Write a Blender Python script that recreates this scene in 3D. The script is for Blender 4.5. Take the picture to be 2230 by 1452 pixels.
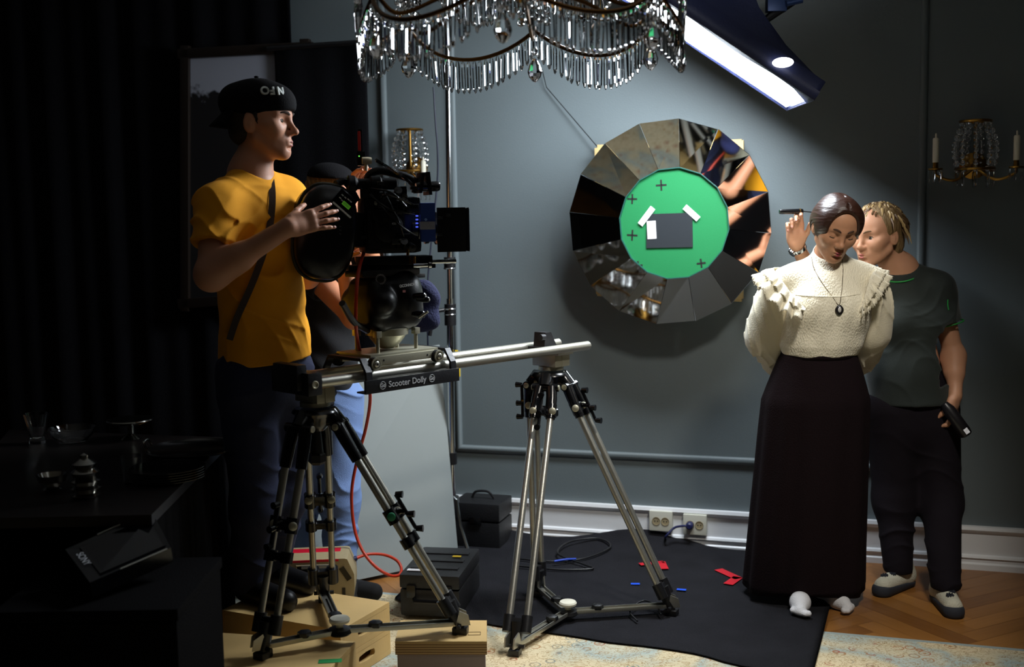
import bpy, bmesh, math, random
import numpy as np
from mathutils import Vector, Matrix, Euler
random.seed(7)
for o in list(bpy.data.objects): bpy.data.objects.remove(o)
SC = bpy.context.scene
COL = SC.collection
PI = math.pi

# ------------------------------------------------------------------ camera
W, H_, FPX = 2230, 1452, 2500.0
CAMZ = 1.56
PITCH = math.atan((726 - 470) / FPX)
ROLL = math.radians(1.0)
CAM = Vector((0, 0, CAMZ))
_f = Vector((0, math.cos(PITCH), -math.sin(PITCH)))
_r0 = Vector((1, 0, 0)); _u0 = _r0.cross(_f)
CR = _r0 * math.cos(ROLL) - _u0 * math.sin(ROLL)
CU = _u0 * math.cos(ROLL) + _r0 * math.sin(ROLL)
cd = bpy.data.cameras.new('camera'); cam = bpy.data.objects.new('camera', cd); COL.objects.link(cam)
cam.matrix_world = Matrix(((CR.x, CU.x, -_f.x, CAM.x), (CR.y, CU.y, -_f.y, CAM.y), (CR.z, CU.z, -_f.z, CAM.z), (0, 0, 0, 1)))
cd.sensor_width = 36; cd.lens = FPX * 36 / W; cd.clip_start = 0.05
cd.dof.use_dof = True; cd.dof.focus_distance = 4.15; cd.dof.aperture_fstop = 2.4
SC.camera = cam
SC.view_settings.view_transform = 'Standard'; SC.view_settings.look = 'None'
SC.view_settings.exposure = 0.0; SC.view_settings.gamma = 1.0; SC.view_settings.use_curve_mapping = False

def ray(px, py): return _f * FPX + CR * (px - W / 2) - CU * (py - H_ / 2)
def at(px, py, Y):
    d = ray(px, py); return CAM + d * (Y / d.y)
def fl(px, py, z=0.0):
    d = ray(px, py); return CAM + d * ((z - CAMZ) / d.z)

# ------------------------------------------------------------------ light
world = bpy.data.worlds.new('world'); SC.world = world; world.use_nodes = True
world.node_tree.nodes['Background'].inputs[0].default_value = (0.5, 0.6, 0.8, 1)
world.node_tree.nodes['Background'].inputs[1].default_value = 0.0012
def lamp(name, kind, loc, target, power, color, size=0.5, **kw):
    l = bpy.data.lights.new(name, kind); l.energy = power; l.color = color
    if kind == 'AREA': l.shape = 'RECTANGLE'; l.size = size; l.size_y = kw.get('size_y', size); l.spread = kw.get('spread', PI)
    else: l.shadow_soft_size = size
    if kind == 'SPOT': l.spot_size = kw.get('angle', 1.0); l.spot_blend = kw.get('blend', 0.6)
    o = bpy.data.objects.new(name, l); COL.objects.link(o); o.location = loc
    o.rotation_euler = (Vector(target) - Vector(loc)).to_track_quat('-Z', 'Y').to_euler()
    return o
LAMPS = True
# a film lamp high on the right behind the photographer, plus an added unseen fill bounced off the ceiling
lamp('key_lamp', 'SPOT', (1.2, 2.55, 2.98), (0.75, 4.4, 0.75), 172, (1.0, 0.94, 0.84), 0.16, angle=math.radians(51), blend=0.40)
lamp('ceiling_fill', 'SPOT', (1.1, 0.9, 2.1), (0.75, 3.1, 3.05), 190, (0.95, 0.97, 1.0), 0.15, angle=math.radians(48), blend=0.6)
SOFTBOX_EMIT = 56.0

# ------------------------------------------------------------------ materials
def rgb(r, g, b):
    f = lambda c: (c / 255 / 12.92) if c / 255 <= 0.04045 else ((c / 255 + 0.055) / 1.055) ** 2.4
    return (f(r), f(g), f(b), 1.0)
MATS = {}
def mat(name, color, rough=0.5, metal=0.0, bump=None, var=None, spec=None, emit=None, trans=None, coat=0.0, sheen=0.0, sss=0.0, alpha=None, ior=None):
    """bump=(scale,strength[,stretch xyz]); var=(scale,amount) mottles the colour"""
    if name in MATS: return MATS[name]
    if len(color) == 3: color = tuple(color) + (1.0,)
    m = bpy.data.materials.new(name); m.use_nodes = True; MATS[name] = m
    nt = m.node_tree; N = nt.nodes; L = nt.links
    b = N['Principled BSDF']
    b.inputs['Base Color'].default_value = color
    b.inputs['Roughness'].default_value = rough; b.inputs['Metallic'].default_value = metal
    if spec is not None: b.inputs['Specular IOR Level'].default_value = spec
    if trans: b.inputs['Transmission Weight'].default_value = trans
    if ior: b.inputs['IOR'].default_value = ior
    if coat: b.inputs['Coat Weight'].default_value = coat; b.inputs['Coat Roughness'].default_value = 0.15
    if sheen: b.inputs['Sheen Weight'].default_value = sheen; b.inputs['Sheen Roughness'].default_value = 0.5
    if sss:
        b.inputs['Subsurface Weight'].default_value = sss; b.inputs['Subsurface Radius'].default_value = (0.012, 0.004, 0.002); b.inputs['Subsurface Scale'].default_value = 1.0
    if emit: b.inputs['Emission Color'].default_value = tuple(emit[0]) + (1.0,) if len(emit[0]) == 3 else emit[0]; b.inputs['Emission Strength'].default_value = emit[1]
    if bump or var:
        tc = N.new('ShaderNodeTexCoord')
    if var:
        n = N.new('ShaderNodeTexNoise'); n.inputs['Scale'].default_value = var[0]; n.inputs['Detail'].default_value = 5
        L.new(tc.outputs['Object'], n.inputs['Vector'])
        mx = N.new('ShaderNodeMix'); mx.data_type = 'RGBA'
        a = var[1]
        mx.inputs[6].default_value = tuple(c * (1 - a) for c in color[:3]) + (1,)
        mx.inputs[7].default_value = tuple(min(1, c * (1 + a)) for c in color[:3]) + (1,)
        L.new(n.outputs['Fac'], mx.inputs[0]); L.new(mx.outputs[2], b.inputs['Base Color'])
    if bump:
        mp = N.new('ShaderNodeMapping'); L.new(tc.outputs['Object'], mp.inputs['Vector'])
        if len(bump) > 2: mp.inputs['Scale'].default_value = bump[2]
        n2 = N.new('ShaderNodeTexNoise'); n2.inputs['Scale'].default_value = bump[0]; n2.inputs['Detail'].default_value = 6
        L.new(mp.outputs['Vector'], n2.inputs['Vector'])
        bp = N.new('ShaderNodeBump'); bp.inputs['Strength'].default_value = bump[1]; bp.inputs['Distance'].default_value = 0.01
        L.new(n2.outputs['Fac'], bp.inputs['Height']); L.new(bp.outputs['Normal'], b.inputs['Normal'])
    return m

# ------------------------------------------------------------------ objects, parts, labels
class Thing:
    """an Empty at the base that parents its parts"""
    def __init__(s, name, label, cat, loc, group=None):
        s.o = bpy.data.objects.new(name, None); COL.objects.link(s.o)
        s.o.empty_display_size = 0.05
        s.loc = Vector(loc); s.o.location = s.loc
        s.o['label'] = label; s.o['category'] = cat
        if group: s.o['group'] = group
def tag(o, label, cat, group=None, kind=None):
    o['label'] = label; o['category'] = cat
    if group: o['group'] = group
    if kind: o['kind'] = kind
    return o
ROOTLOC = {}
def finish(name, verts, faces, m, parent=None, smooth=0.6, loc=None):
    """link a mesh; parent is a Thing or a part object; verts in world space"""
    if parent is None: L = Vector(loc) if loc is not None else Vector((0, 0, 0))
    elif isinstance(parent, Thing): L = parent.loc
    else: L = Vector(ROOTLOC[parent.name])
    me = bpy.data.meshes.new(name)
    if isinstance(verts, np.ndarray): V = (verts - np.array(L)).tolist(); F = faces.tolist() if isinstance(faces, np.ndarray) else faces
    else: V = [tuple(Vector(v) - L) for v in verts]; F = faces
    me.from_pydata(V, [], F); me.update()
    bm = bmesh.new(); bm.from_mesh(me)
    if not isinstance(verts, np.ndarray): bmesh.ops.recalc_face_normals(bm, faces=bm.faces)
    bm.to_mesh(me); bm.free()
    if smooth:
        me.shade_smooth()
        if smooth < 3: me.set_sharp_from_angle(angle=smooth)
    o = bpy.data.objects.new(name, me); COL.objects.link(o)
    if m is not None: me.materials.append(m)
    if parent is None: o.location = L
    else: o.parent = parent.o if isinstance(parent, Thing) else parent
    ROOTLOC[o.name] = tuple(L)
    return o

def frame(d, up=Vector((0, 0, 1))):
    d = Vector(d).normalized()
    if abs(d.dot(up)) > 0.99: up = Vector((0, 1, 0)) if abs(d.y) < 0.9 else Vector((1, 0, 0))
    x = d.cross(up).normalized(); y = x.cross(d).normalized()
    return x, y, d
class MB:
    def __init__(s): s.v = []; s.f = []
    def add(s, vs, fs):
        n = len(s.v); s.v += [Vector(v) for v in vs]; s.f += [tuple(i + n for i in f) for f in fs]; return s
    def box(s, c, size, R=None, bev=0.0):
        c = Vector(c); hx, hy, hz = [k / 2 for k in size]
        if R is None: X, Y, Z = Vector((1, 0, 0)), Vector((0, 1, 0)), Vector((0, 0, 1))
        else: X, Y, Z = R
        bev = min(bev, hx * .9, hy * .9, hz * .9)
        if bev <= 0:
            vs = [c + X * (hx * a) + Y * (hy * b) + Z * (hz * d) for a in (-1, 1) for b in (-1, 1) for d in (-1, 1)]
            return s.add(vs, [(0, 1, 3, 2), (4, 6, 7, 5), (0, 4, 5, 1), (2, 3, 7, 6), (0, 2, 6, 4), (1, 5, 7, 3)])
        bm = bmesh.new(); bmesh.ops.create_cube(bm, size=1)
        for v in bm.verts: v.co = Vector((v.co.x * 2 * hx, v.co.y * 2 * hy, v.co.z * 2 * hz))
        bmesh.ops.bevel(bm, geom=list(bm.edges), offset=bev, segments=2, affect='EDGES', profile=0.7)
        bm.verts.index_update()
        s.add([c + X * v.co.x + Y * v.co.y + Z * v.co.z for v in bm.verts], [tuple(v.index for v in f.verts) for f in bm.faces]); bm.free(); return s
    def cyl(s, a, b, r0, r1=None, n=16, cap=True):
        a, b = Vector(a), Vector(b); r1 = r0 if r1 is None else r1
        x, y, d = frame(b - a)
        vs = []
        for p, r in ((a, r0), (b, r1)):
            for i in range(n):
                t = 2 * PI * i / n; vs.append(p + x * (r * math.cos(t)) + y * (r * math.sin(t)))
        fs = [(i, (i + 1) % n, n + (i + 1) % n, n + i) for i in range(n)]
        if cap: fs += [tuple(range(n))[::-1], tuple(range(n, 2 * n))]
        return s.add(vs, fs)
    def lathe(s, o, d, prof, n=24, up=None):
        """prof: list of (radius, along)"""
        o = Vector(o); x, y, d = frame(d) if up is None else frame(d, up)
        vs = []
        for r, h in prof:
            for i in range(n):
                t = 2 * PI * i / n; vs.append(o + d * h + x * (r * math.cos(t)) + y * (r * math.sin(t)))
        fs = []
        for k in range(len(prof) - 1):
            for i in range(n): fs.append((k * n + i, k * n + (i + 1) % n, (k + 1) * n + (i + 1) % n, (k + 1) * n + i))
        if prof[0][0] > 1e-6: fs.append(tuple(range(n))[::-1])
        if prof[-1][0] > 1e-6: fs.append(tuple(range((len(prof) - 1) * n, len(prof) * n)))
        return s.add(vs, fs)
    def tube(s, pts, r, n=8, closed=False):
        pts = [Vector(p) for p in pts]; m = len(pts)
        rs = r if isinstance(r, (list, tuple)) else [r] * m
        vs = []; x = None
        for k in range(m):
            if closed: t = pts[(k + 1) % m] - pts[k - 1]
            else: t = pts[min(k + 1, m - 1)] - pts[max(k - 1, 0)]
            t.normalize()
            if x is None: x = frame(t)[0]
            x = (x - t * x.dot(t)).normalized(); y = t.cross(x)
            for i in range(n):
                a = 2 * PI * i / n; vs.append(pts[k] + (x * math.cos(a) + y * math.sin(a)) * rs[k])
        fs = []
        for k in range(m if closed else m - 1):
            k2 = (k + 1) % m
            for i in range(n): fs.append((k * n + i, k * n + (i + 1) % n, k2 * n + (i + 1) % n, k2 * n + i))
        if not closed: fs += [tuple(range(n))[::-1], tuple(range((m - 1) * n, m * n))]
        return s.add(vs, fs)
    def ell(s, c, r, R=None, n=16, m=10):
        c = Vector(c); X, Y, Z = R if R else (Vector((1, 0, 0)), Vector((0, 1, 0)), Vector((0, 0, 1)))
        vs = [c + Z * r[2]]
        for j in range(1, m):
            ph = PI * j / m
            for i in range(n):
                t = 2 * PI * i / n
                vs.append(c + X * (r[0] * math.sin(ph) * math.cos(t)) + Y * (r[1] * math.sin(ph) * math.sin(t)) + Z * (r[2] * math.cos(ph)))
        vs.append(c - Z * r[2]); e = len(vs) - 1
        fs = [(0, 1 + i, 1 + (i + 1) % n) for i in range(n)]
        for j in range(m - 2):
            for i in range(n): fs.append((1 + j * n + i, 1 + (j + 1) * n + i, 1 + (j + 1) * n + (i + 1) % n, 1 + j * n + (i + 1) % n))
        fs += [(e, 1 + (m - 2) * n + (i + 1) % n, 1 + (m - 2) * n + i) for i in range(n)]
        return s.add(vs, fs)
    def prism(s, poly, ext):
        """poly: planar world points, ext: extrusion vector"""
        n = len(poly); poly = [Vector(p) for p in poly]; ext = Vector(ext)
        return s.add(poly + [p + ext for p in poly], [tuple(range(n))[::-1], tuple(range(n, 2 * n))] + [(i, (i + 1) % n, n + (i + 1) % n, n + i) for i in range(n)])
    def torus(s, c, d, R, r, n=32, m=8):
        x, y, d = frame(d)
        return s.tube([Vector(c) + (x * math.cos(2 * PI * i / n) + y * math.sin(2 * PI * i / n)) * R for i in range(n)], r, m, True)
    def build(s, name, m, parent=None, smooth=0.6, loc=None):
        return finish(name, s.v, s.f, m, parent, smooth, loc)
def spline(pts, n=8):
    """Catmull-Rom through pts"""
    P = [Vector(p) for p in pts]; P = [P[0] * 2 - P[1]] + P + [P[-1] * 2 - P[-2]]
    out = []
    for i in range(1, len(P) - 2):
        for k in range(n):
            t = k / n; a, b, c, d = P[i - 1:i + 3]
            out.append(0.5 * ((2 * b) + (c - a) * t + (2 * a - 5 * b + 4 * c - d) * t * t + (3 * b - a - 3 * c + d) * t ** 3))
    return out + [P[-2]]
def text_obj(name, body, m, parent, o, xdir, ydir, size, extrude=0.0006, font_shear=0.0, bold=0.0):
    """lettering turned into a mesh: o = centre, xdir = reading direction, ydir = up of the letters"""
    cu = bpy.data.curves.new(name, 'FONT'); cu.body = body; cu.size = size; cu.extrude = extrude; cu.align_x = 'CENTER'; cu.align_y = 'CENTER'; cu.shear = font_shear; cu.offset = bold
    t = bpy.data.objects.new(name, cu); COL.objects.link(t)
    dg = bpy.context.evaluated_depsgraph_get(); me = bpy.data.meshes.new_from_object(t.evaluated_get(dg))
    bpy.data.objects.remove(t)
    x = Vector(xdir).normalized(); z = x.cross(Vector(ydir)).normalized(); y = z.cross(x)
    V = [Vector(o) + x * v.co.x + y * v.co.y + z * v.co.z for v in me.vertices]
    return finish(name, V, [tuple(p.vertices) for p in me.polygons], m, parent, 0)

def snap(S, p, d, off=0.0, near=0.06, far=0.12):
    """slide p along d (into the body) onto the surface of S, standing off by off"""
    p, d = Vector(p), Vector(d).normalized(); a = p - d * near; n = 60
    P = np.array([list(a + d * ((near + far) * i / n)) for i in range(n + 1)], np.float32); e = S.ev(P)
    for i in range(n + 1):
        if e[i] < 0: return Vector(P[i].tolist()) - d * off
    return p
# ------------------------------------------------------------------ implicit surfaces for bodies and cloth
def _arr(v): return np.array(v, dtype=np.float32)
class SDF:
    def __init__(s, disp=None): s.p = []; s.disp = disp
    def cone(s, a, b, ra, rb, k=0.02, op='u', sq=None):
        a, b = _arr(a), _arr(b)
        c = (a + b) / 2; R = float(np.linalg.norm(b - a)) / 2 + max(ra, rb)
        s.p.append(('c', a, b - a, float(ra), float(rb), k, op, None if sq is None else (_arr(Vector(sq[0]).normalized()), sq[1]), c, R)); return s
    def chain(s, pts, rs, k=0.02, sq=None):
        for i in range(len(pts) - 1): s.cone(pts[i], pts[i + 1], rs[i], rs[i + 1], k, sq=sq)
        return s
    def ell(s, c, r, R=None, k=0.02, op='u'):
        M = np.eye(3, dtype=np.float32) if R is None else np.array([list(x) for x in R], dtype=np.float32)
        s.p.append(('e', _arr(c), M, _arr(r), None, k, op, None, _arr(c), float(max(r)))); return s
    def box(s, c, h, R=None, rnd=0.005, k=0.005, op='u'):
        M = np.eye(3, dtype=np.float32) if R is None else np.array([list(x) for x in R], dtype=np.float32)
        s.p.append(('b', _arr(c), M, _arr(h), rnd, k, op, None, _arr(c), float(np.linalg.norm(h)))); return s
    def cut(s, p, n, k=0.004):
        """remove the side n points to"""
        s.p.append(('p', _arr(p), _arr(Vector(n).normalized()), 0, 0, k, 'i', None, None, 0)); return s
    def ev(s, P, c=None, rad=None):
        d = np.full(len(P), 0.25, np.float32)
        for q in s.p:
            kind, k, op = q[0], q[5], q[6]
            if kind == 'p':
                e = (P - q[1]) @ q[2]
            else:
                if c is not None and float(np.linalg.norm(q[8] - c)) - q[9] - rad > 0.06 + k: continue
                if kind == 'c':
                    pa = P - q[1]; ba = q[2]; h = np.clip((pa @ ba) / max(float(ba @ ba), 1e-9), 0, 1)
                    w = pa - h[:, None] * ba
                    if q[7] is not None: w = w + np.outer((w @ q[7][0]) * (q[7][1] - 1), q[7][0])
                    e = np.sqrt((w * w).sum(1)) - (q[3] + (q[4] - q[3]) * h)
                elif kind == 'e':
                    l = (P - q[1]) @ q[2].T; l1 = l / q[3]; k0 = np.sqrt((l1 * l1).sum(1)) + 1e-6; l2 = l1 / q[3]; k1 = np.sqrt((l2 * l2).sum(1)) + 1e-6
                    e = k0 * (k0 - 1) / k1
                else:
                    l = np.abs((P - q[1]) @ q[2].T) - (q[3] - q[4]); e = np.sqrt((np.maximum(l, 0) ** 2).sum(1)) + np.minimum(l.max(1), 0) - q[4]
            if op == 'u':
                hh = np.maximum(k - np.abs(d - e), 0) / k; d = np.minimum(d, e) - hh * hh * k * 0.25
            elif op == 's':
                e = -e; hh = np.maximum(k - np.abs(d - e), 0) / k; d = np.maximum(d, e) + hh * hh * k * 0.25
            else:
                hh = np.maximum(k - np.abs(d - e), 0) / k; d = np.maximum(d, e) + hh * hh * k * 0.25
        if s.disp is not None: d = d + s.disp(P).astype(np.float32)
        return d
    def bounds(s):
        lo = np.min([q[8] - q[9] for q in s.p if q[0] != 'p' and q[6] == 'u'], axis=0); hi = np.max([q[8] + q[9] for q in s.p if q[0] != 'p' and q[6] == 'u'], axis=0)
        return lo - 0.03, hi + 0.03
    def mesh(s, vox=0.004, B=12):
        lo, hi = s.bounds(); nb = np.ceil((hi - lo) / (vox * B)).astype(int); n = nb * B
        g = [np.arange(k) for k in nb]; bc = np.stack(np.meshgrid(*g, indexing='ij'), -1).reshape(-1, 3)
        cen = (lo + (bc + 0.5) * B * vox).astype(np.float32); half = B * vox * 0.866
        dc = s.ev(cen)
        D = np.repeat(np.repeat(np.repeat(dc.reshape(nb), B, 0), B, 1), B, 2).astype(np.float32)
        loc = np.stack(np.meshgrid(*[np.arange(B)] * 3, indexing='ij'), -1).reshape(-1, 3)
        for i in np.nonzero(np.abs(dc) < half * 1.7 + 0.012)[0]:
            b = bc[i] * B; P = (lo + (loc + b) * vox).astype(np.float32)
            D[b[0]:b[0] + B, b[1]:b[1] + B, b[2]:b[2] + B] = s.ev(P, cen[i], half).reshape(B, B, B)
        D[0] = D[-1] = 1; D[:, 0] = D[:, -1] = 1; D[:, :, 0] = D[:, :, -1] = 1
        S = D < 0
        c8 = [S[i:n[0] - 1 + i, j:n[1] - 1 + j, k:n[2] - 1 + k] for i in (0, 1) for j in (0, 1) for k in (0, 1)]
        cnt = sum(c.astype(np.int8) for c in c8); cell = (cnt > 0) & (cnt < 8)
        ci = np.stack(np.nonzero(cell), -1); idx = np.full(cell.shape, -1, np.int64); idx[cell] = np.arange(len(ci))
        corner = np.array([(i, j, k) for i in (0, 1) for j in (0, 1) for k in (0, 1)])
        val = np.stack([D[ci[:, 0] + o[0], ci[:, 1] + o[1], ci[:, 2] + o[2]] for o in corner], -1)
        acc = np.zeros((len(ci), 3)); num = np.zeros(len(ci))
        for a in range(8):
            for b in range(a + 1, 8):
                if np.abs(corner[a] - corner[b]).sum() != 1: continue
                va, vb = val[:, a], val[:, b]; m = (va < 0) != (vb < 0)
                t = np.where(m, va / np.where(m, va - vb, 1), 0)
                acc += np.where(m[:, None], corner[a] + t[:, None] * (corner[b] - corner[a]), 0); num += m
        V = lo + (ci + acc / num[:, None]) * vox
        F = []
        for ax in range(3):
            u, v = (ax + 1) % 3, (ax + 2) % 3
            sl0 = [slice(None)] * 3; sl1 = [slice(None)] * 3; sl0[ax] = slice(0, -1); sl1[ax] = slice(1, None)
            A, Bq = S[tuple(sl0)], S[tuple(sl1)]
            for inside in (True, False):
                e = np.stack(np.nonzero((A != Bq) & (A == inside)), -1)
                du = np.zeros(3, int); du[u] = 1; dv = np.zeros(3, int); dv[v] = 1
                q = [idx[tuple((e - o).T)] for o in (du * 0, du, du + dv, dv)]
                F.append(np.stack(q if not inside else q[::-1], -1) if True else None)
        F = np.concatenate(F)
        # orient: quads made for inside=True run so the normal points along +axis
        return V, F[:, ::-1]
    def build(s, name, m, parent=None, vox=0.004, loc=None, relax=1):
        V, F = s.mesh(vox)
        for _ in range(relax):
            A = np.zeros_like(V); c = np.zeros(len(V))
            for i in range(4):
                a, b = F[:, i], F[:, (i + 1) % 4]
                np.add.at(A, a, V[b]); np.add.at(c, a, 1); np.add.at(A, b, V[a]); np.add.at(c, b, 1)
            V = V * 0.5 + 0.5 * A / c[:, None]
        return finish(name, V, F, m, parent, 4, loc)

def project(p):
    d = Vector(p) - CAM; z = d.dot(_f); return (W / 2 + FPX * d.dot(CR) / z, H_ / 2 - FPX * d.dot(CU) / z)
# ------------------------------------------------------------------ the room
WA, WB = fl(1200, 1172), fl(2170, 1240)
WD = (WB - WA); WD.z = 0; WD.normalize()                 # along the back wall, to the right
WN = Vector((WD.y, -WD.x, 0))                             # out of the wall, into the room
if WN.y > 0: WN = -WN
ZUP = Vector((0, 0, 1))
def wl(px, py, off=0.0):
    d = ray(px, py); o = WA + WN * off
    return CAM + d * ((o - CAM).dot(WN) / d.dot(WN))
def wp(s, z, off=0.0): return WA + WD * s + ZUP * z + WN * off
def ws(px, py): return (wl(px, py) - WA).dot(WD)
RWALL = (WD, -WN, ZUP)
CEIL = 3.05
def struct(o): o['kind'] = 'structure'; return o
M_wall = mat('wall_paint', rgb(98, 108, 111), 0.55, bump=(160, 0.06), var=(3, 0.06))
M_white = mat('white_paint', rgb(222, 224, 226), 0.35, bump=(60, 0.05))
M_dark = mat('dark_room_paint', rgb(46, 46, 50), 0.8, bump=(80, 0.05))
struct(MB().prism([wp(-4.2, 0), wp(3.2, 0), wp(3.2, CEIL), wp(-4.2, CEIL)], -WN * 0.12).build('wall_back', M_wall, smooth=0))
cl, cr = wp(-4.2, 0), wp(3.2, 0)
back = 8.2
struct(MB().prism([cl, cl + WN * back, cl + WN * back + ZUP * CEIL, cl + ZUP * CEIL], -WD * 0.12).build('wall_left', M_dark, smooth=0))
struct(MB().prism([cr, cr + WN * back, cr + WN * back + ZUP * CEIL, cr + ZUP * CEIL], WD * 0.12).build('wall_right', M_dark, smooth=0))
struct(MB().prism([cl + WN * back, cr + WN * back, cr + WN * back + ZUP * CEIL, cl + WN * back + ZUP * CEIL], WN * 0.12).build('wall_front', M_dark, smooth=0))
struct(MB().prism([cl + ZUP * CEIL, cr + ZUP * CEIL, cr + WN * back + ZUP * CEIL, cl + WN * back + ZUP * CEIL], ZUP * 0.12).build('ceiling', mat('ceiling_paint', rgb(205, 206, 206), 0.9, bump=(40, 0.04)), smooth=0))

# herringbone parquet floor: one mesh, every plank an island
def parquet():
    m = bpy.data.materials.new('oak_parquet'); m.use_nodes = True; nt = m.node_tree; N, L = nt.nodes, nt.links; b = N['Principled BSDF']
    g = N.new('ShaderNodeNewGeometry'); uv = N.new('ShaderNodeUVMap'); uv.uv_map = 'grain'
    nz = N.new('ShaderNodeTexNoise'); nz.inputs['Scale'].default_value = 9; nz.inputs['Detail'].default_value = 6
    mp = N.new('ShaderNodeMapping'); mp.inputs['Scale'].default_value = (0.6, 9, 1); L.new(uv.outputs[0], mp.inputs[0]); L.new(mp.outputs[0], nz.inputs['Vector'])
    r1 = N.new('ShaderNodeValToRGB'); r1.color_ramp.elements[0].color = rgb(104, 62, 26); r1.color_ramp.elements[1].color = rgb(176, 122, 62)
    ad = N.new('ShaderNodeMath'); ad.operation = 'MULTIPLY_ADD'; ad.inputs[1].default_value = 0.55; L.new(g.outputs['Random Per Island'], ad.inputs[0])
    m2 = N.new('ShaderNodeMath'); m2.operation = 'MULTIPLY'; m2.inputs[1].default_value = 0.45; L.new(nz.outputs['Fac'], m2.inputs[0]); L.new(m2.outputs[0], ad.inputs[2])
    L.new(ad.outputs[0], r1.inputs[0]); L.new(r1.outputs[0], b.inputs['Base Color'])
    b.inputs['Roughness'].default_value = 0.34
    return m
def build_floor():
    pw, plen = 0.085, 0.51; n = 6
    ang = math.atan2(WD.y, WD.x) + PI / 4
    ex = Vector((math.cos(ang), math.sin(ang), 0)); ey = Vector((-math.sin(ang), math.cos(ang), 0))
    V, F, UV = [], [], []
    cx = Vector((0.4, 2.4, 0)); gp = 0.0006
    for i in range(-60, 61):
        for j in range(-16, 17):
            # horizontal and vertical planks of the herringbone lattice
            for d in (0, 1):
                ox = i * pw + j * plen * 1.0; oy = i * pw - j * plen
                if d == 0: x0, y0, x1, y1 = ox, oy, ox + plen, oy + pw
                else: x0, y0, x1, y1 = ox, oy + pw, ox + pw, oy + pw + plen
                c = cx + ex * ((x0 + x1) / 2) + ey * ((y0 + y1) / 2)
                if not (-5.2 < c.x < 5.2 and -3.6 < c.y < 7.6): continue
                k = len(V)
                V += [cx + ex * (x0 + gp) + ey * (y0 + gp), cx + ex * (x1 - gp) + ey * (y0 + gp), cx + ex * (x1 - gp) + ey * (y1 - gp), cx + ex * (x0 + gp) + ey * (y1 - gp)]
                F.append((k, k + 1, k + 2, k + 3))
                s = random.random() * 9
                uv = [(s, s), (s + plen, s), (s + plen, s + pw), (s, s + pw)]
                if d: uv = [(s, s), (s, s + pw), (s + plen, s + pw), (s + plen, s)]
                UV += uv
    k = len(V); V += [Vector((-6, -4, -0.002)), Vector((6, -4, -0.002)), Vector((6, 8, -0.002)), Vector((-6, 8, -0.002))]; F.append((k, k + 1, k + 2, k + 3)); UV += [(0, 0)] * 4
    o = finish('floor', V, F, parquet(), None, 0)
    lay = o.data.uv_layers.new(name='grain')
    for p in o.data.polygons:
        for li in p.loop_indices: lay.data[li].uv = UV[o.data.loops[li].vertex_index]
    return struct(o)
build_floor()

# skirting board: extruded profile
def extrude_profile(name, prof, s0, s1, m):
    """prof: (out, z) points along the wall between s0 and s1"""
    n = len(prof); vs = [wp(s0, z, o) for o, z in prof] + [wp(s1, z, o) for o, z in prof]
    fs = [tuple(range(n)), tuple(range(n, 2 * n))[::-1]] + [(i, (i + 1) % n, n + (i + 1) % n, n + i) for i in range(n)]
    return finish(name, vs, fs, m, None, 0.5)
BH = 0.19
struct(extrude_profile('baseboard_back', [(0, 0.0), (0.030, 0.0), (0.030, 0.025), (0.022, 0.032), (0.022, 0.048), (0.030, 0.053), (0.026, 0.062), (0.016, 0.066), (0.016, BH - 0.032), (0.022, BH - 0.028), (0.030, BH - 0.014), (0.026, BH), (0, BH)], -4.2, 3.2, M_white))
# panel mouldings on the wall
sA = ws(995, 700); sB = ws(2008, 400); zM = wl(1005, 975).z; sC = ws(838, 300)
def mould_frame(name, s0, s1, z0, z1):
    mb = MB(); w = 0.034
    prof = [(-w / 2, 0), (-w / 2, .006), (-w / 4, .016), (0, .020), (w / 4, .016), (w / 2, .006), (w / 2, 0)]
    path = [(s0, z0, 1, 1), (s1, z0, -1, 1), (s1, z1, -1, -1), (s0, z1, 1, -1)]
    vs = []
    for (s, z, a, b) in path: vs += [wp(s + a * q, z + b * q, o) for q, o in prof]
    n = len(prof); fs = []
    for k in range(4):
        k2 = (k + 1) % 4
        for i in range(n - 1): fs.append((k * n + i, k * n + i + 1, k2 * n + i + 1, k2 * n + i))
    return struct(finish(name, vs, fs, M_wall, None, 0.9))
mould_frame('trim_1', sA, sB, zM, 2.85)
mould_frame('trim_2', sC - 2.3, sC, zM, 2.85)
mould_frame('trim_3', sB + 0.62, sB + 1.9, zM, 2.85)

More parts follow.
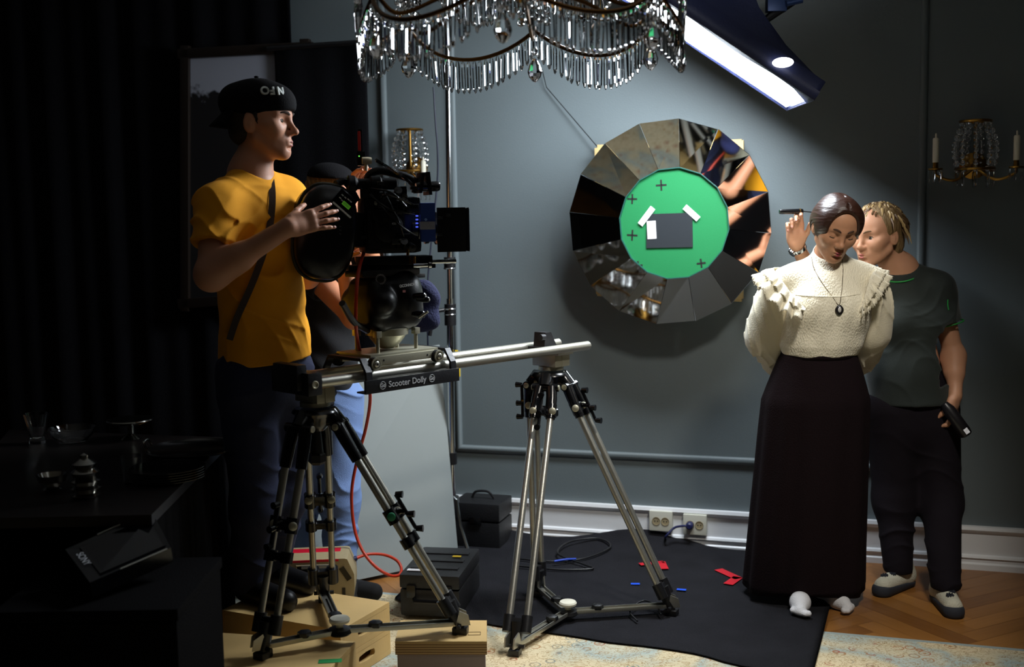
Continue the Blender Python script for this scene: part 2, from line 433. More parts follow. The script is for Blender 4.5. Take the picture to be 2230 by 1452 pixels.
# oriental rug under everything nearer than its far edge
def rug_mat():
    m = bpy.data.materials.new('oriental_rug'); m.use_nodes = True; nt = m.node_tree; N, L = nt.nodes, nt.links; b = N['Principled BSDF']; b.inputs['Roughness'].default_value = 0.95; b.inputs['Specular IOR Level'].default_value = 0.1
    tc = N.new('ShaderNodeTexCoord')
    def noise(sc, det=3, dist=0.0):
        n = N.new('ShaderNodeTexNoise'); n.inputs['Scale'].default_value = sc; n.inputs['Detail'].default_value = det; n.inputs['Distortion'].default_value = dist; L.new(tc.outputs['Object'], n.inputs['Vector']); return n
    def vor(sc, feat='F1'):
        n = N.new('ShaderNodeTexVoronoi'); n.inputs['Scale'].default_value = sc; n.feature = feat; L.new(tc.outputs['Object'], n.inputs['Vector']); return n
    def ramp(src, stops):
        r = N.new('ShaderNodeValToRGB'); r.color_ramp.interpolation = 'LINEAR'
        while len(r.color_ramp.elements) < len(stops): r.color_ramp.elements.new(0.5)
        for e, (p, c) in zip(r.color_ramp.elements, stops): e.position = p; e.color = c
        L.new(src, r.inputs[0]); return r
    def mix(f, a, c):
        x = N.new('ShaderNodeMix'); x.data_type = 'RGBA'; L.new(f, x.inputs[0])
        for s, v in ((6, a), (7, c)):
            if isinstance(v, tuple): x.inputs[s].default_value = v
            else: L.new(v, x.inputs[s])
        return x.outputs[2]
    K, Wt = (0, 0, 0, 1), (1, 1, 1, 1)
    field = ramp(noise(2.2, 2, 0.5).outputs['Fac'], [(0.40, rgb(214, 196, 160)), (0.50, rgb(200, 188, 156)), (0.56, rgb(164, 176, 170)), (0.66, rgb(206, 192, 158))])
    f1 = ramp(vor(16).outputs['Distance'], [(0.10, Wt), (0.2, K), (0.27, K), (0.33, Wt), (0.39, K)])
    m1 = ramp(noise(7, 2).outputs['Fac'], [(0.47, K), (0.53, Wt)])
    mul = N.new('ShaderNodeMath'); mul.operation = 'MULTIPLY'; L.new(f1.outputs[0], mul.inputs[0]); L.new(m1.outputs[0], mul.inputs[1])
    motif = ramp(noise(5, 1).outputs['Fac'], [(0.42, rgb(150, 62, 44)), (0.5, rgb(168, 120, 70)), (0.58, rgb(112, 128, 128))])
    c = mix(mul.outputs[0], field.outputs[0], motif.outputs[0])
    f2 = ramp(noise(38, 3, 2.5).outputs['Fac'], [(0.52, K), (0.58, Wt), (0.63, K)])
    c = mix(f2.outputs[0], c, rgb(150, 124, 84))
    L.new(c, b.inputs['Base Color'])
    bp = N.new('ShaderNodeBump'); bp.inputs['Strength'].default_value = 0.4; bp.inputs['Distance'].default_value = 0.004; L.new(noise(420, 2).outputs['Fac'], bp.inputs['Height']); L.new(bp.outputs[0], b.inputs['Normal'])
    return m
RA = fl(1800, 1384); RD = WD
rp = lambda s, o, z=0: RA + RD * s + WN * o + ZUP * z
t = Thing('rug', 'cream and pale blue oriental rug with red flowers under the tripods', 'rug', rp(-1, 1.5))
def slab(quad, h, z0=0.0):
    return [Vector((p.x, p.y, z0)) for p in quad]
MB().prism(slab([rp(-3.2, 0.0), rp(1.45, 0.0), rp(1.45, 4.2), rp(-3.2, 4.2)], 0), ZUP * 0.008).build('pile', rug_mat(), t, 0)
MB().prism(slab([rp(-3.2, -0.03), rp(1.45, -0.03), rp(1.45, 0.0), rp(-3.2, 0.0)], 0), ZUP * 0.005).build('border', mat('rug_binding', rgb(150, 160, 156), 0.95, bump=(300, 0.3)), t, 0)

# black carpet laid loosely over the rug and up against the skirting board
def black_mat():
    edge_front = [(1778, 1478), (1600, 1462), (1545, 1437), (1480, 1426), (1400, 1414), (1320, 1408), (1270, 1396), (1190, 1386), (1120, 1376), (1050, 1366), (960, 1346), (850, 1312)]
    edge_back = [(1840, 1222), (1700, 1206), (1600, 1198), (1540, 1192), (1480, 1186), (1420, 1182), (1350, 1178), (1290, 1176), (1220, 1174), (1150, 1172), (1080, 1170), (1000, 1168)]
    n = len(edge_front); rows = 26; V = []; F = []
    for r in range(rows + 1):
        t = r / rows
        for i in range(n):
            a, b = fl(*edge_front[i]), fl(*edge_back[i]); p = a.lerp(b, t)
            z = 0.0145 + 0.003 * math.sin(p.x * 9 + p.y * 5) * math.sin(t * PI)
            if t > 0.90:
                k = (t - 0.90) / 0.10; p = p + WN * (0.052 * k)
                z += 0.075 * k ** 1.5 * (0.55 + 0.45 * math.sin(i * 1.1 + 2.2)) * (1.0 if i > 3 else 0.3)
            V.append(Vector((p.x, p.y, z)))
    for r in range(rows):
        for i in range(n - 1): F.append((r * n + i, r * n + i + 1, (r + 1) * n + i + 1, (r + 1) * n + i))
    o = finish('floor_mat', V, F, mat('black_carpet', rgb(34, 34, 38), 0.95, bump=(260, 0.8), var=(8, 0.35), spec=0.12), None, 4)
    md = o.modifiers.new('thick', 'SOLIDIFY'); md.thickness = 0.005; md.offset = 0
    sb = o.modifiers.new('smooth', 'SUBSURF'); sb.levels = sb.render_levels = 1
    return tag(o, 'black carpet spread over the rug up to the grey wall', 'carpet')
black_mat()
MATZ = 0.0205
# gaffer tape marks
def tape(name, pts, w, m, label, zz=MATZ + 0.0015):
    mb = MB()
    P = [fl(x, y, zz) for x, y in pts]
    for a, b in zip(P[:-1], P[1:]):
        d = (b - a).normalized(); n = Vector((-d.y, d.x, 0)) * w / 2; a2, b2 = a - d * (w * .3), b + d * (w * .3)
        mb.prism([a2 - n, b2 - n, b2 + n, a2 + n], ZUP * 0.0008)
    return tag(mb.build(name, m, None, 0, loc=P[0]), label, 'tape')
M_red = mat('red_tape', rgb(190, 10, 32), 0.5); M_blue = mat('blue_tape', rgb(20, 78, 210), 0.5)
tape('tape_mark', [(1398, 1228), (1441, 1224), (1447, 1237)], 0.034, M_red, 'red tape corner mark behind the right tripod leg on black carpet')
tape('tape_mark', [(1568, 1241), (1605, 1258), (1588, 1270)], 0.042, M_red, 'bent red tape mark on black carpet nearest the long dark skirt')
tape('tape_mark', [(1377, 1271), (1390, 1271)], 0.02, M_blue, 'small blue tape patch on carpet, left of the tripod leg')
tape('tape_mark', [(1477, 1283), (1491, 1284)], 0.02, M_blue, 'small blue tape patch on carpet, right of the tripod foot')

# sockets on the skirting board
def outlet(px, py, label):
    c = wl(px, py, 0.03); t = Thing('wall_outlet', label, 'outlet', c, 'double sockets on the skirting board')
    M_pl = mat('outlet_plastic', rgb(196, 196, 182), 0.4)
    MB().box(c, (0.108, 0.03, 0.094), RWALL, 0.004).build('cover', M_pl, t)
    for k in (-1, 1):
        s = c + WD * (0.021 * k) + WN * 0.0155
        MB().lathe(s, WN, [(0.0195, 0), (0.0195, 0.002), (0.017, 0.002), (0.0165, -0.001), (0, -0.001)], 24).build('socket', mat('socket_recess', rgb(150, 138, 108), 0.5), t)
        mb = MB()
        for q in (-1, 1): mb.cyl(s + WD * (0.0065 * q) - WN * 0.001, s + WD * (0.0065 * q) + WN * 0.0006, 0.0028)
        mb.build('pin_hole', mat('socket_hole', rgb(20, 18, 16), 0.8), t)
    return c
outlet(1440, 1133, 'pale double socket with both holes free, beside the tripod leg')
oc = outlet(1514, 1141, 'pale double socket with a blue plug in its left hole')
t = Thing('power_plug', 'dark blue power plug with its lead dropping to the carpet', 'plug', oc - WD * 0.021 + WN * 0.016)
s = t.loc
M_navy = mat('navy_rubber', rgb(22, 28, 74), 0.5)
MB().lathe(s, WN, [(0.0, 0.001), (0.017, 0.001), (0.018, 0.012), (0.016, 0.03), (0.010, 0.036), (0, 0.036)], 20).build('plug_body', M_navy, t)
MB().tube(spline([s + WN * 0.028 - WD * 0.008, s + WN * 0.03 - WD * 0.03 - ZUP * 0.0, s + WN * 0.03 - WD * 0.07 - ZUP * 0.012, s + WN * 0.045 - WD * 0.105 - ZUP * 0.05, Vector((0, 0, 0)) + fl(1449, 1172, 0.05)]), 0.0055, 8).build('lead', M_navy, t)
# ------------------------------------------------------------------ softbox
M_alu = mat('brushed_aluminium', rgb(178, 176, 166), 0.36, 0.9, bump=(90, 0.05), var=(14, 0.12))
M_chrome = mat('chrome', rgb(205, 208, 210), 0.14, 1.0)
M_blk = mat('black_metal', rgb(18, 18, 20), 0.38, 0.0, bump=(120, 0.04))
M_blkgloss = mat('black_gloss', rgb(12, 12, 14), 0.2)
M_blkcloth = mat('black_cloth', rgb(14, 14, 17), 0.95, bump=(240, 0.5), spec=0.1)
M_nylon = mat('softbox_nylon', rgb(24, 32, 66), 0.6, bump=(60, 0.2))
M_brass = mat('aged_brass', rgb(150, 112, 52), 0.3, 1.0)
def softbox():
    e = Vector((0.83, 0.0, -0.56)).normalized(); w = Vector((0, 1, 0)); n = Vector((-e.z, 0, e.x)) ; n = -n if n.z > 0 else n
    far_low = at(1716, 236, 4.76)
    Lh, Wd = 1.0, 0.42
    # corners of the face: far edge carries the visible lower line
    P = lambda a, b, d=0.0: far_low - e * (a * Lh) - w * (b * Wd) - n * d
    t = Thing('softbox', 'glowing white softbox with dark shell hanging right of the chandelier', 'light', P(.5, .5, .3))
    mf = bpy.data.materials.new('softbox_diffuser'); mf.use_nodes = True
    b = mf.node_tree.nodes['Principled BSDF']; b.inputs['Base Color'].default_value = (.9, .9, .9, 1); b.inputs['Emission Color'].default_value = (0.86, 0.93, 1.0, 1); b.inputs['Emission Strength'].default_value = SOFTBOX_EMIT
    V = []; F = []; nx, ny = 16, 8
    for i in range(nx + 1):
        for j in range(ny + 1):
            u, v = i / nx, j / ny; bulge = 0.035 * math.sin(u * PI) * math.sin(v * PI)
            V.append(P(0.01 + u * .98, 0.01 + v * .98, -bulge))
    for i in range(nx):
        for j in range(ny): F.append((i * (ny + 1) + j, i * (ny + 1) + j + 1, (i + 1) * (ny + 1) + j + 1, (i + 1) * (ny + 1) + j))
    finish('diffuser', V, F, mf, t, 4)
    # shell: pyramid of fabric from the face back to the speed ring, with a scalloped near lip that droops over the face
    rings = [(0.0, 1.0, 1.0), (0.035, 1.0, 1.0), (0.085, 0.90, 0.84), (0.13, 0.62, 0.56), (0.20, 0.30, 0.36), (0.24, 0.20, 0.28)]
    V = []; F = []; per = []
    m = 12
    for k in range(m): per.append((k / m, 0))
    for k in range(m // 2): per.append((1, k / (m // 2)))
    for k in range(m): per.append((1 - k / m, 1))
    for k in range(m // 2): per.append((0, 1 - k / (m // 2)))
    for d, sa, sb in rings:
        for a, b_ in per: V.append(P(0.5 + (a - .5) * sa, 0.5 + (b_ - .5) * sb, d - 0.01))
    q = len(per)
    for r in range(len(rings) - 1):
        for i in range(q): F.append((r * q + i, r * q + (i + 1) % q, (r + 1) * q + (i + 1) % q, (r + 1) * q + i))
    F.append(tuple((len(rings) - 1) * q + i for i in range(q)))
    sh = finish('shell', V, F, M_nylon, t, 0.9)
    md = sh.modifiers.new('thick', 'SOLIDIFY'); md.thickness = 0.004; md.offset = 1
    # scalloped flap along the near edge
    V = []; F = []; c = 48
    for i in range(c + 1):
        u = i / c; drop = 0.008 + 0.035 * (0.5 + 0.5 * math.cos(u * 5.2 * PI + 0.6)) + 0.05 * max(0, 1 - u * 12)
        for h in (0.0, 0.5, 1.0): V.append(P(u, 1.0, 0.07) * (1 - h) + P(u, 1.0 - drop / Wd * 1.1, -0.012) * h if h in (0, 1) else P(u, 1.006, -0.01))
    for i in range(c):
        for h in (0, 1): F.append((i * 3 + h, i * 3 + h + 1, i * 3 + h + 4, i * 3 + h + 3))
    fo = finish('front_flap', V, F, M_nylon, t, 0.9); md = fo.modifiers.new('thick', 'SOLIDIFY'); md.thickness = 0.003
    # vent patch of white cloth letting light through near the lower end
    vc = at(1705, 136, 4.31); ax = (e * 0.75 - n * 0.55).normalized(); ay = ax.cross(w).normalized()
    MB().ell(vc, (0.040, 0.019, 0.006), (ax, ay, w), 20, 8).build('light_vent', mat('vent_glow', (.9, .9, .9), 0.5, emit=((0.95, 0.95, 1.0), 6.0)), t)
    # speed ring, yoke, spigot and the knuckle clamp above
    MB().lathe(P(.5, .5, 0.23), -n, [(0.10, 0), (0.10, 0.03), (0.085, 0.03), (0.085, 0.16), (0.07, 0.2), (0, 0.2)], 24).build('lamp_head', M_blk, t)
    k0 = at(1660, 48, 4.5); k1 = at(1690, 12, 4.5)
    MB().tube([P(.22, .62, .36), k0, k1, k1 + Vector((0.02, 0, .25))], 0.016, 10).build('bracket', M_blk, t)
    mk = MB().box(k1, (0.075, 0.05, 0.05), None, 0.006).cyl(k1 + Vector((0.03, -.04, 0)), k1 + Vector((0.09, -.04, .012)), 0.012).build('clamp', mat('blue_clamp', rgb(24, 52, 96), 0.4, 0.3), t)
    st = Thing('boom_arm', 'silver boom arm carrying the softbox at the top right', 'stand', k1 + Vector((0, 0.06, .03)))
    a0 = k1 + Vector((-0.15, 0.1, 0.06)); a1 = k1 + Vector((1.35, -0.75, 0.55))
    MB().cyl(a0, a1, 0.014).build('tube', M_alu, st)
    base = Vector((a1.x, a1.y, 0))
    top = Vector((a1.x, a1.y, a1.z + 0.05))
    MB().cyl(base + ZUP * 0.35, top, 0.017).build('upright', M_alu, st)
    for k in range(3):
        a = 2 * PI * k / 3 + 0.4; MB().cyl(base + ZUP * 0.5, base + Vector((math.cos(a) * .45, math.sin(a) * .45, 0.022)), 0.011).build('leg', M_blk, st)
softbox()

# ------------------------------------------------------------------ mirror wheel on the wall
def mirror_wheel():
    off = 0.24
    c = wl(1452, 484, off); s = 2500 / (c - CAM).dot(_f)
    RO, RI = 224 / s, 122 / s
    X, Y, N = WD, ZUP, WN
    # tilted a little towards the photographer
    yaw = math.radians(2); Nn = (N * math.cos(yaw) - X * math.sin(yaw)).normalized(); X = Nn.cross(Y) * -1; X = Y.cross(Nn).normalized(); N = Nn
    ci = wl(1458, 487, off) - N * 0.075
    P = lambda r, a, o, cc: cc + X * (r * math.sin(a)) + Y * (r * math.cos(a)) + N * o
    t = Thing('mirror_wheel', 'large sixteen-sided mirror ring with a green centre hung on grey wall', 'mirror', wl(1455, 485, 0.02))
    mm = mat('mirror_glass', (0.92, 0.94, 0.94), 0.03, 1.0)
    th = PI * 2 / 16; o0 = math.radians(6.7)
    back = 0.012
    for k in range(16):
        a0, a1 = o0 + k * th, o0 + (k + 1) * th
        g = 0.0035
        q = [P(RI, a0 + g, -0.012, ci), P(RO, a0 + g / 2, -0.014, c), P(RO, a1 - g / 2, -0.014, c), P(RI, a1 - g, -0.012, ci)]
        nrm = (q[1] - q[0]).cross(q[3] - q[0]).normalized()
        if nrm.dot(N) < 0: nrm = -nrm
        jx = random.uniform(-1, 1) * 0.006; jy = random.uniform(-1, 1) * 0.006
        q[1] = q[1] + nrm * jx; q[2] = q[2] + nrm * jy
        MB().prism([p - nrm * 0.004 for p in q], nrm * 0.004).build('mirror_panel', mm, t, 0)
        # white edge strip
    MB().prism([P(RI * 1.0, o0 + k * th, -0.028, ci) for k in range(16)], N * 0.006).build('green_disc', mat('chroma_green', rgb(4, 112, 60), 0.7, bump=(200, 0.05)), t, 0)
    mb = MB()
    for k in range(16):
        a0, a1 = o0 + k * th, o0 + (k + 1) * th
        mb.prism([P(RI, a0, -0.028, ci), P(RI, a1, -0.028, ci), P(RI + .004, a1, -0.028, ci), P(RI + .004, a0, -0.028, ci)], N * 0.018)
    mb.build('inner_rim', mat('rim_green', rgb(20, 74, 66), 0.5), t, 0)
    mb = MB().prism([P(RI * 1.05, o0 + k * th, -0.040, ci) for k in range(16)], N * 0.010)
    mb.prism([P(RO * .8, o0 + k * th, -0.05, ci) for k in range(16)], N * 0.010)
    mb.build('backing_board', M_blk, t, 0)
    def onface(px, py, o=0.0):
        d = ray(px, py); q = ci - N * 0.022 + N * o; return CAM + d * ((q - CAM).dot(N) / d.dot(N))
    mk = mat('black_marker', rgb(16, 18, 18), 0.6)
    for (x, y, r) in ((1440, 403, 12), (1377, 433, 11), (1377, 512, 12), (1390, 578, 10), (1527, 573, 10)):
        mb = MB(); a = random.uniform(-.15, .15); o = onface(x, y, 0.0006); r = r / s
        for q in (a, a + PI / 2):
            dx = X * math.cos(q) + Y * math.sin(q); dy = X * -math.sin(q) + Y * math.cos(q)
            mb.box(o, (2 * r, 0.0075, 0.001), (dx, dy, N))
        mb.build('tracking_cross', mk, t, 0)
    pc = [onface(x, y, 0.002) for x, y in ((1409, 466), (1508, 463), (1509, 538), (1408, 540))]
    MB().prism(pc, N * 0.004).build('dark_glass_plate', mat('dark_glass', rgb(40, 44, 48), 0.4), t, 0)
    global M_tp
    M_tp = mat('white_tape', rgb(226, 226, 230), 0.7, bump=(90, 0.3))
    for a, b, w in (((1394, 489), (1422, 452), 13), ((1491, 450), (1521, 477), 13), ((1418, 481), (1420, 520), 20)):
        pa, pb = onface(*a, 0.0075), onface(*b, 0.0075); d = (pb - pa).normalized(); n = d.cross(N)
        MB().box((pa + pb) / 2, ((pb - pa).length, w / s, 0.001), (d, n, N)).build('tape_strip', M_tp, t, 0)
    # timber frame that carries the wheel off the wall: two boards across and a hub
    M_pine = mat('pine', rgb(196, 170, 116), 0.6, bump=(40, 0.1, (1, 12, 1)), var=(9, 0.15))
    for (a, b, wd) in (((1303, 322), (1620, 650), 0.05),):
        pass
    for (x0, y0, x1, y1) in ((1598, 306, 1617, 650), (1300, 322, 1318, 640)):
        a, b = wl(x0 + 8, y0, 0.07), wl(x1 - 8, y1, 0.07)
        MB().box((a + b) / 2, (0.048, 0.03, (b - a).length), RWALL, 0.002).build('timber_post', M_pine, t)
    for (x0, y0, x1, y1) in ((1302, 330, 1616, 318), (1302, 630, 1616, 642)):
        a, b = wl(x0, y0, 0.038), wl(x1, y1, 0.038); d = (b - a).normalized()
        MB().box((a + b) / 2, ((b - a).length, 0.03, 0.06), (d, -WN, d.cross(-WN)), 0.002).build('timber_rail', M_pine, t)
    cc = wl(1455, 485, 0.0)
    MB().cyl(wp((cc - WA).dot(WD), cc.z, 0.0), c - N * 0.15, 0.09, 0.12, 24).build('mount', M_blk, t)
    b = wl(1190, 190, 0.02); mbw = MB().tube([wl(1180, 150, 0.03), b, wl(1303, 322, 0.04)], 0.0022, 6)
    mbw.build('hanging_wire', M_blk, t)
mirror_wheel()

# ------------------------------------------------------------------ crystal chandelier
M_glass = mat('crystal', (1, 1, 1), 0.02, 0, trans=1.0, ior=1.5)
def icicle(L, r):
    """prism dropped from a pin: hexagonal rod with a pointed foot; local origin at its top"""
    mb = MB(); mb.lathe((0, 0, 0), (0, 0, -1), [(0.0, 0.0), (r * .45, 0.003), (r * .8, 0.010), (r, 0.02), (r, L - 0.016), (r * .55, L - 0.005), (0, L)], 6)
    return mb
def chandelier():
    Y0 = 3.25; s0 = 2500 / 3.3
    cx, cyp = 1132, 60
    C0 = at(cx, -20, Y0 + 0.02); Rr = 345 / (2500 / Y0)
    t = Thing('chandelier', 'crystal chandelier with swags of glass prisms over the tripods', 'chandelier', Vector((C0.x, C0.y, CEIL)))
    zr = lambda py: at(cx, py, Y0 + .43).z
    M_hoop = mat('dark_brass', rgb(96, 66, 30), 0.35, 1.0)
    # ceiling rod and canopy, upper crown hoop
    MB().cyl(Vector((C0.x, C0.y, CEIL)), Vector((C0.x, C0.y, zr(20) + .05)), 0.012).lathe(Vector((C0.x, C0.y, CEIL)), (0, 0, -1), [(0.08, 0), (0.075, .02), (0.03, .05), (0, .06)]).lathe(Vector((C0.x, C0.y, zr(60))), (0, 0, 1), [(0, 0), (.05, .03), (.07, .09), (.03, .16), (.02, .3), (0, .3)]).build('stem', M_brass, t)
    nsw = 6; a_off = -PI / 2 + PI / nsw * 0.0
    ring = lambda a, z, r: Vector((C0.x + r * math.cos(a), C0.y + r * math.sin(a), z))
    z_hi, z_lo = zr(60), zr(132)
    # swagged rims: lower tier of arcs between points, upper tier the same turned and higher
    prot = icicle(0.105, 0.0062); me_p = None
    prisms = []
    def tier(nseg, aoff, R, zp, zd, length, per, rr, name):
        for sgm in range(nseg):
            pts = []
            for i in range(17):
                u = i / 16; a = aoff + (sgm + u) * 2 * PI / nseg
                sag = 1 - (2 * u - 1) ** 2
                pts.append(ring(a, zp + (zd - zp) * sag, R * (1.0 + 0.05 * sag)))
            MB().tube(pts, 0.0062, 8).build(name, M_hoop, t, 1)
            for i in range(per):
                u = (i + 0.5) / per; a = aoff + (sgm + u) * 2 * PI / nseg; sag = 1 - (2 * u - 1) ** 2
                p = ring(a, zp + (zd - zp) * sag - 0.004, R * (1.0 + 0.05 * sag))
                prisms.append((p, length * (0.78 + 0.25 * sag), rr, a))
    base = PI / 2 - 0.115
    tier(nsw, base, Rr * 0.95, zr(66), zr(128), 0.10, 25, 0.0075, 'swag_rim')
    tier(nsw, base, Rr * 0.70, zr(-60), zr(-20), 0.12, 18, 0.0080, 'swag_rim')
    MB().torus(Vector((C0.x, C0.y, zr(-60))), (0, 0, 1), Rr * 0.70, 0.011, 64, 8).build('crown_hoop', M_hoop, t, 1)
    # spokes
    mb = MB()
    for k in range(nsw):
        a = base + k * 2 * PI / nsw
        mb.tube(spline([Vector((C0.x, C0.y, zr(20))), ring(a, zr(50), Rr * .45), ring(a, zr(92), Rr * .78), ring(a, zr(60), Rr * .93)], 6), 0.006, 6)
    mb.build('arm', M_hoop, t)
    # prisms: nearest hundred are parts, the far ones one stuff part
    prisms.sort(key=lambda q: (q[0] - CAM).length)
    cache = {}
    far = MB()
    for i, (p, L, r, a) in enumerate(prisms):
        tl = (random.uniform(-.05, .05), random.uniform(-.05, .05))
        if i < 96:
            key = round(L, 3)
            if key not in cache:
                b = icicle(key, r); b.v = [v + t.loc for v in b.v]; o = b.build('prism', M_glass, t, 0); cache[key] = o
            else:
                o = cache[key].copy(); COL.objects.link(o); o.parent = t.o
            o.location = p - t.loc; o.rotation_euler = (tl[0], tl[1], random.random() * 6)
        else:
            b = icicle(L, r); R = Euler((tl[0], tl[1], random.random() * 6)).to_matrix(); far.add([p + R @ v for v in b.v], b.f)
    o = far.build('far_prisms', M_glass, t, 0); o['kind'] = 'stuff'
    # bead chains gathering at the swag points and the almond pendants below them
    for k in range(nsw):
        a = base + k * 2 * PI / nsw
        for q in range(5):
            p = ring(a + (q - 2) * 0.045, zr(26 + 15 * q % 31), Rr * .95)
            bb = MB()
            for w in range(3): bb.ell(ring(a + (q - 2) * 0.05, zr(-12 + 24 * w + 6 * abs(q - 2)), Rr * (0.93)), (0.0125, 0.0125, 0.0145), None, 8, 6)
            bb.build('bead_string', M_glass, t, 0)
        p = ring(a, zr(132), Rr * .93)
        MB().ell(p + ZUP * .028, (0.011, 0.011, 0.013), None, 8, 6).lathe(p + ZUP * .008, (0, 0, -1), [(0, 0), (0.006, 0.003), (0.017, 0.022), (0.023, 0.042), (0.019, 0.058), (0.008, 0.072), (0, 0.076)], 8).cyl(ring(a, zr(62), Rr * .93), p, 0.0012).build('pendant', M_glass, t, 0)
    # straight glass spears hung at the two sides of the rim
    for sgn in (-1, 1):
        for k in range(4):
            a = (PI if sgn < 0 else 0) - 0.10 * sgn + (k - 1.5) * 0.07
            p = ring(a, zr(40 + 10 * k), Rr * 1.0)
            b = MB()
            b.lathe(p, (0, 0, -1), [(0, 0), (0.009, 0.01), (0.011, 0.03), (0.008, 0.08), (0.004, 0.14), (0, 0.17)], 6)
            b.ell(p + ZUP * 0.016, (0.012, 0.012, 0.014), None, 8, 6)
            b.build('spear_drop', M_glass, t, 0)
chandelier()

# ------------------------------------------------------------------ wall sconces
def sconce(px, py, label, arms, scale=1.0):
    c = wl(px, py, 0.0); t = Thing('wall_sconce', label, 'sconce', c, 'crystal wall sconces')
    L = lambda x, z, o=0.0: c + WD * (x * scale) + ZUP * (z * scale) + WN * (o * scale)
    MB().lathe(L(0, -.06), WN, [(0.055, 0), (0.055, .008), (0.03, .02), (0.012, .03), (0.012, .09), (0, .09)]).cyl(L(0, -.06, .085), L(0, .13, .085), 0.007 * scale).torus(L(0, .12, .085), ZUP, 0.06 * scale, .006 * scale, 24).torus(L(0, -.075, .085), ZUP, 0.075 * scale, .006 * scale, 24).build('frame', M_brass, t)
    for k in range(9):
        a = 2 * PI * k / 9 + .2; b = MB()
        for j in range(8):
            r = 0.055 + 0.02 * math.sin(j / 7 * PI) + 0.0022 * j; z = .105 - j * .026
            b.ell(L(r * math.cos(a), z, .085 + r * math.sin(a) * .9), (0.0115 * scale, 0.0115 * scale, 0.012 * scale), None, 8, 6)
        b.build('bead_string', M_glass, t, 0)
    for k in range(8):
        a = 2 * PI * k / 8; b = icicle(.07 * scale, .006 * scale); o = L(0.07 * math.cos(a), -.08, .085 + .062 * math.sin(a)); b.v = [v + o for v in b.v]; b.build('prism', M_glass, t, 0)
    for (x, z) in arms:
        ar = MB().tube(spline([L(0, -.07, .085), L(x * .5, -.12, .11), L(x * .95, -.10, .12), L(x, z - .075, .12)], 6), 0.006 * scale, 8).lathe(L(x, z - .08, .12), ZUP, [(0, 0), (0.028, .004), (0.03, .010), (0.012, .012), (0.010, .04), (0, .042)]).build('arm', M_brass, t)
        MB().lathe(L(x, z - .045, .12), ZUP, [(0.0125, 0), (0.0125, .095), (0.010, .1), (0.004, .101), (0.003, .118), (0, .12)], 16).build('candle', mat('candle_sleeve', rgb(226, 220, 200), 0.5), ar)
        for k in range(7):
            a = 2 * PI * k / 7; b = icicle(.055 * scale, .0045 * scale); o = L(x + 0.028 * math.cos(a), z - .075, .12 + .028 * math.sin(a)); b.v = [v + o for v in b.v]; b.build('drop', M_glass, ar, 0)
sconce(908, 340, 'crystal and brass sconce on the wall strip behind the cinema camera', [(0.08, -.085)])
sconce(2120, 330, 'dim crystal sconce with a cream candle at the right edge of wall', [(-0.155, 0.0), (0.155, 0.0)], 1.0)
# ------------------------------------------------------------------ slider track on two tripods
RZ = 1.04
RL, RR = fl(694, 833, RZ), fl(1281, 752, RZ)
rd = (RR - RL).normalized(); RLEN = (RR - RL).length
rn = Vector((-rd.y, rd.x, 0));  rn = rn if rn.y > 0 else -rn
GAUGE = 0.16; TR = 0.018
def rail_t(px):
    lo, hi = -0.5, RLEN + .5
    for _ in range(40):
        m = (lo + hi) / 2
        if project(RL + rd * m)[0] < px: lo = m
        else: hi = m
    return lo
def rw(t, n=0.0, z=0.0): return RL + rd * t + rn * n + ZUP * z
RRAIL = (rd, rn, ZUP)
M_rail = mat('rail_aluminium', rgb(186, 184, 172), 0.34, 0.85, bump=(300, 0.03), var=(20, 0.06))
M_wornblk = mat('worn_black_paint', rgb(22, 22, 26), 0.42, bump=(90, 0.08), var=(24, 0.3))
M_plate = mat('machined_plate', rgb(172, 168, 148), 0.4, 0.6, bump=(120, 0.04))
M_engr = mat('engraving_white', rgb(190, 192, 196), 0.6)
M_rub = mat('black_rubber', rgb(15, 15, 16), 0.8, bump=(200, .2))

t = Thing('slider_track', 'twin silver tube slider track lying across both tripods', 'track', rw(RLEN / 2, GAUGE / 2, 0))
tube0 = -0.0
for n in (0, GAUGE):
    prof = [(0.0, 0), (TR * .9, 0), (TR, 0.003), (TR, RLEN - 0.003), (TR * .9, RLEN), (TR * .8, RLEN), (TR * .8, RLEN - .02), (0, RLEN - .02)]
    MB().lathe(rw(0, n), rd, prof, 28).build('rail_tube', M_rail, t, 0.5)
# left end block with bolts
mb = MB().box(rw(-0.03, GAUGE / 2, 0.0), (0.055, GAUGE + 0.05, 0.075), RRAIL, 0.008)
mb.box(rw(-0.055, GAUGE / 2, 0.02), (0.04, GAUGE - .02, 0.085), RRAIL, 0.012)
eb = mb.build('end_block', M_wornblk, t)
for n, z in ((-0.029, 0.0), (GAUGE + .029, 0.0)): MB().lathe(rw(-0.035, n, z), -rn if n < 0 else rn, [(0.013, 0), (0.013, 0.003), (0.010, .004), (0.008, .002), (0.004, .002), (0, .001)], 20).build('bolt', M_plate, eb)
# right end: bridge and stopper
tr_ = rail_t(1228)
MB().box(rw(tr_, GAUGE / 2, -0.018), (0.09, GAUGE + 0.02, 0.012), RRAIL, 0.003).build('tie_plate', M_alu, t)
ts = rail_t(1224)
mb = MB(); o = rw(ts, GAUGE * .42, 0.0)
mb.prism([o + rd * -0.03 + ZUP * .0, o + rd * .045 + ZUP * 0.0, o + rd * .01 + ZUP * 0.062, o + rd * -.022 + ZUP * .062], rn * 0.06).cyl(o + rd * -0.03 + ZUP * .045, o + rd * -0.052 + ZUP * .045, 0.013)
mb.box(o + ZUP * -0.002 + rn * .03, (0.09, 0.1, 0.018), RRAIL, 0.004)
mb.build('end_stop', M_wornblk, t)
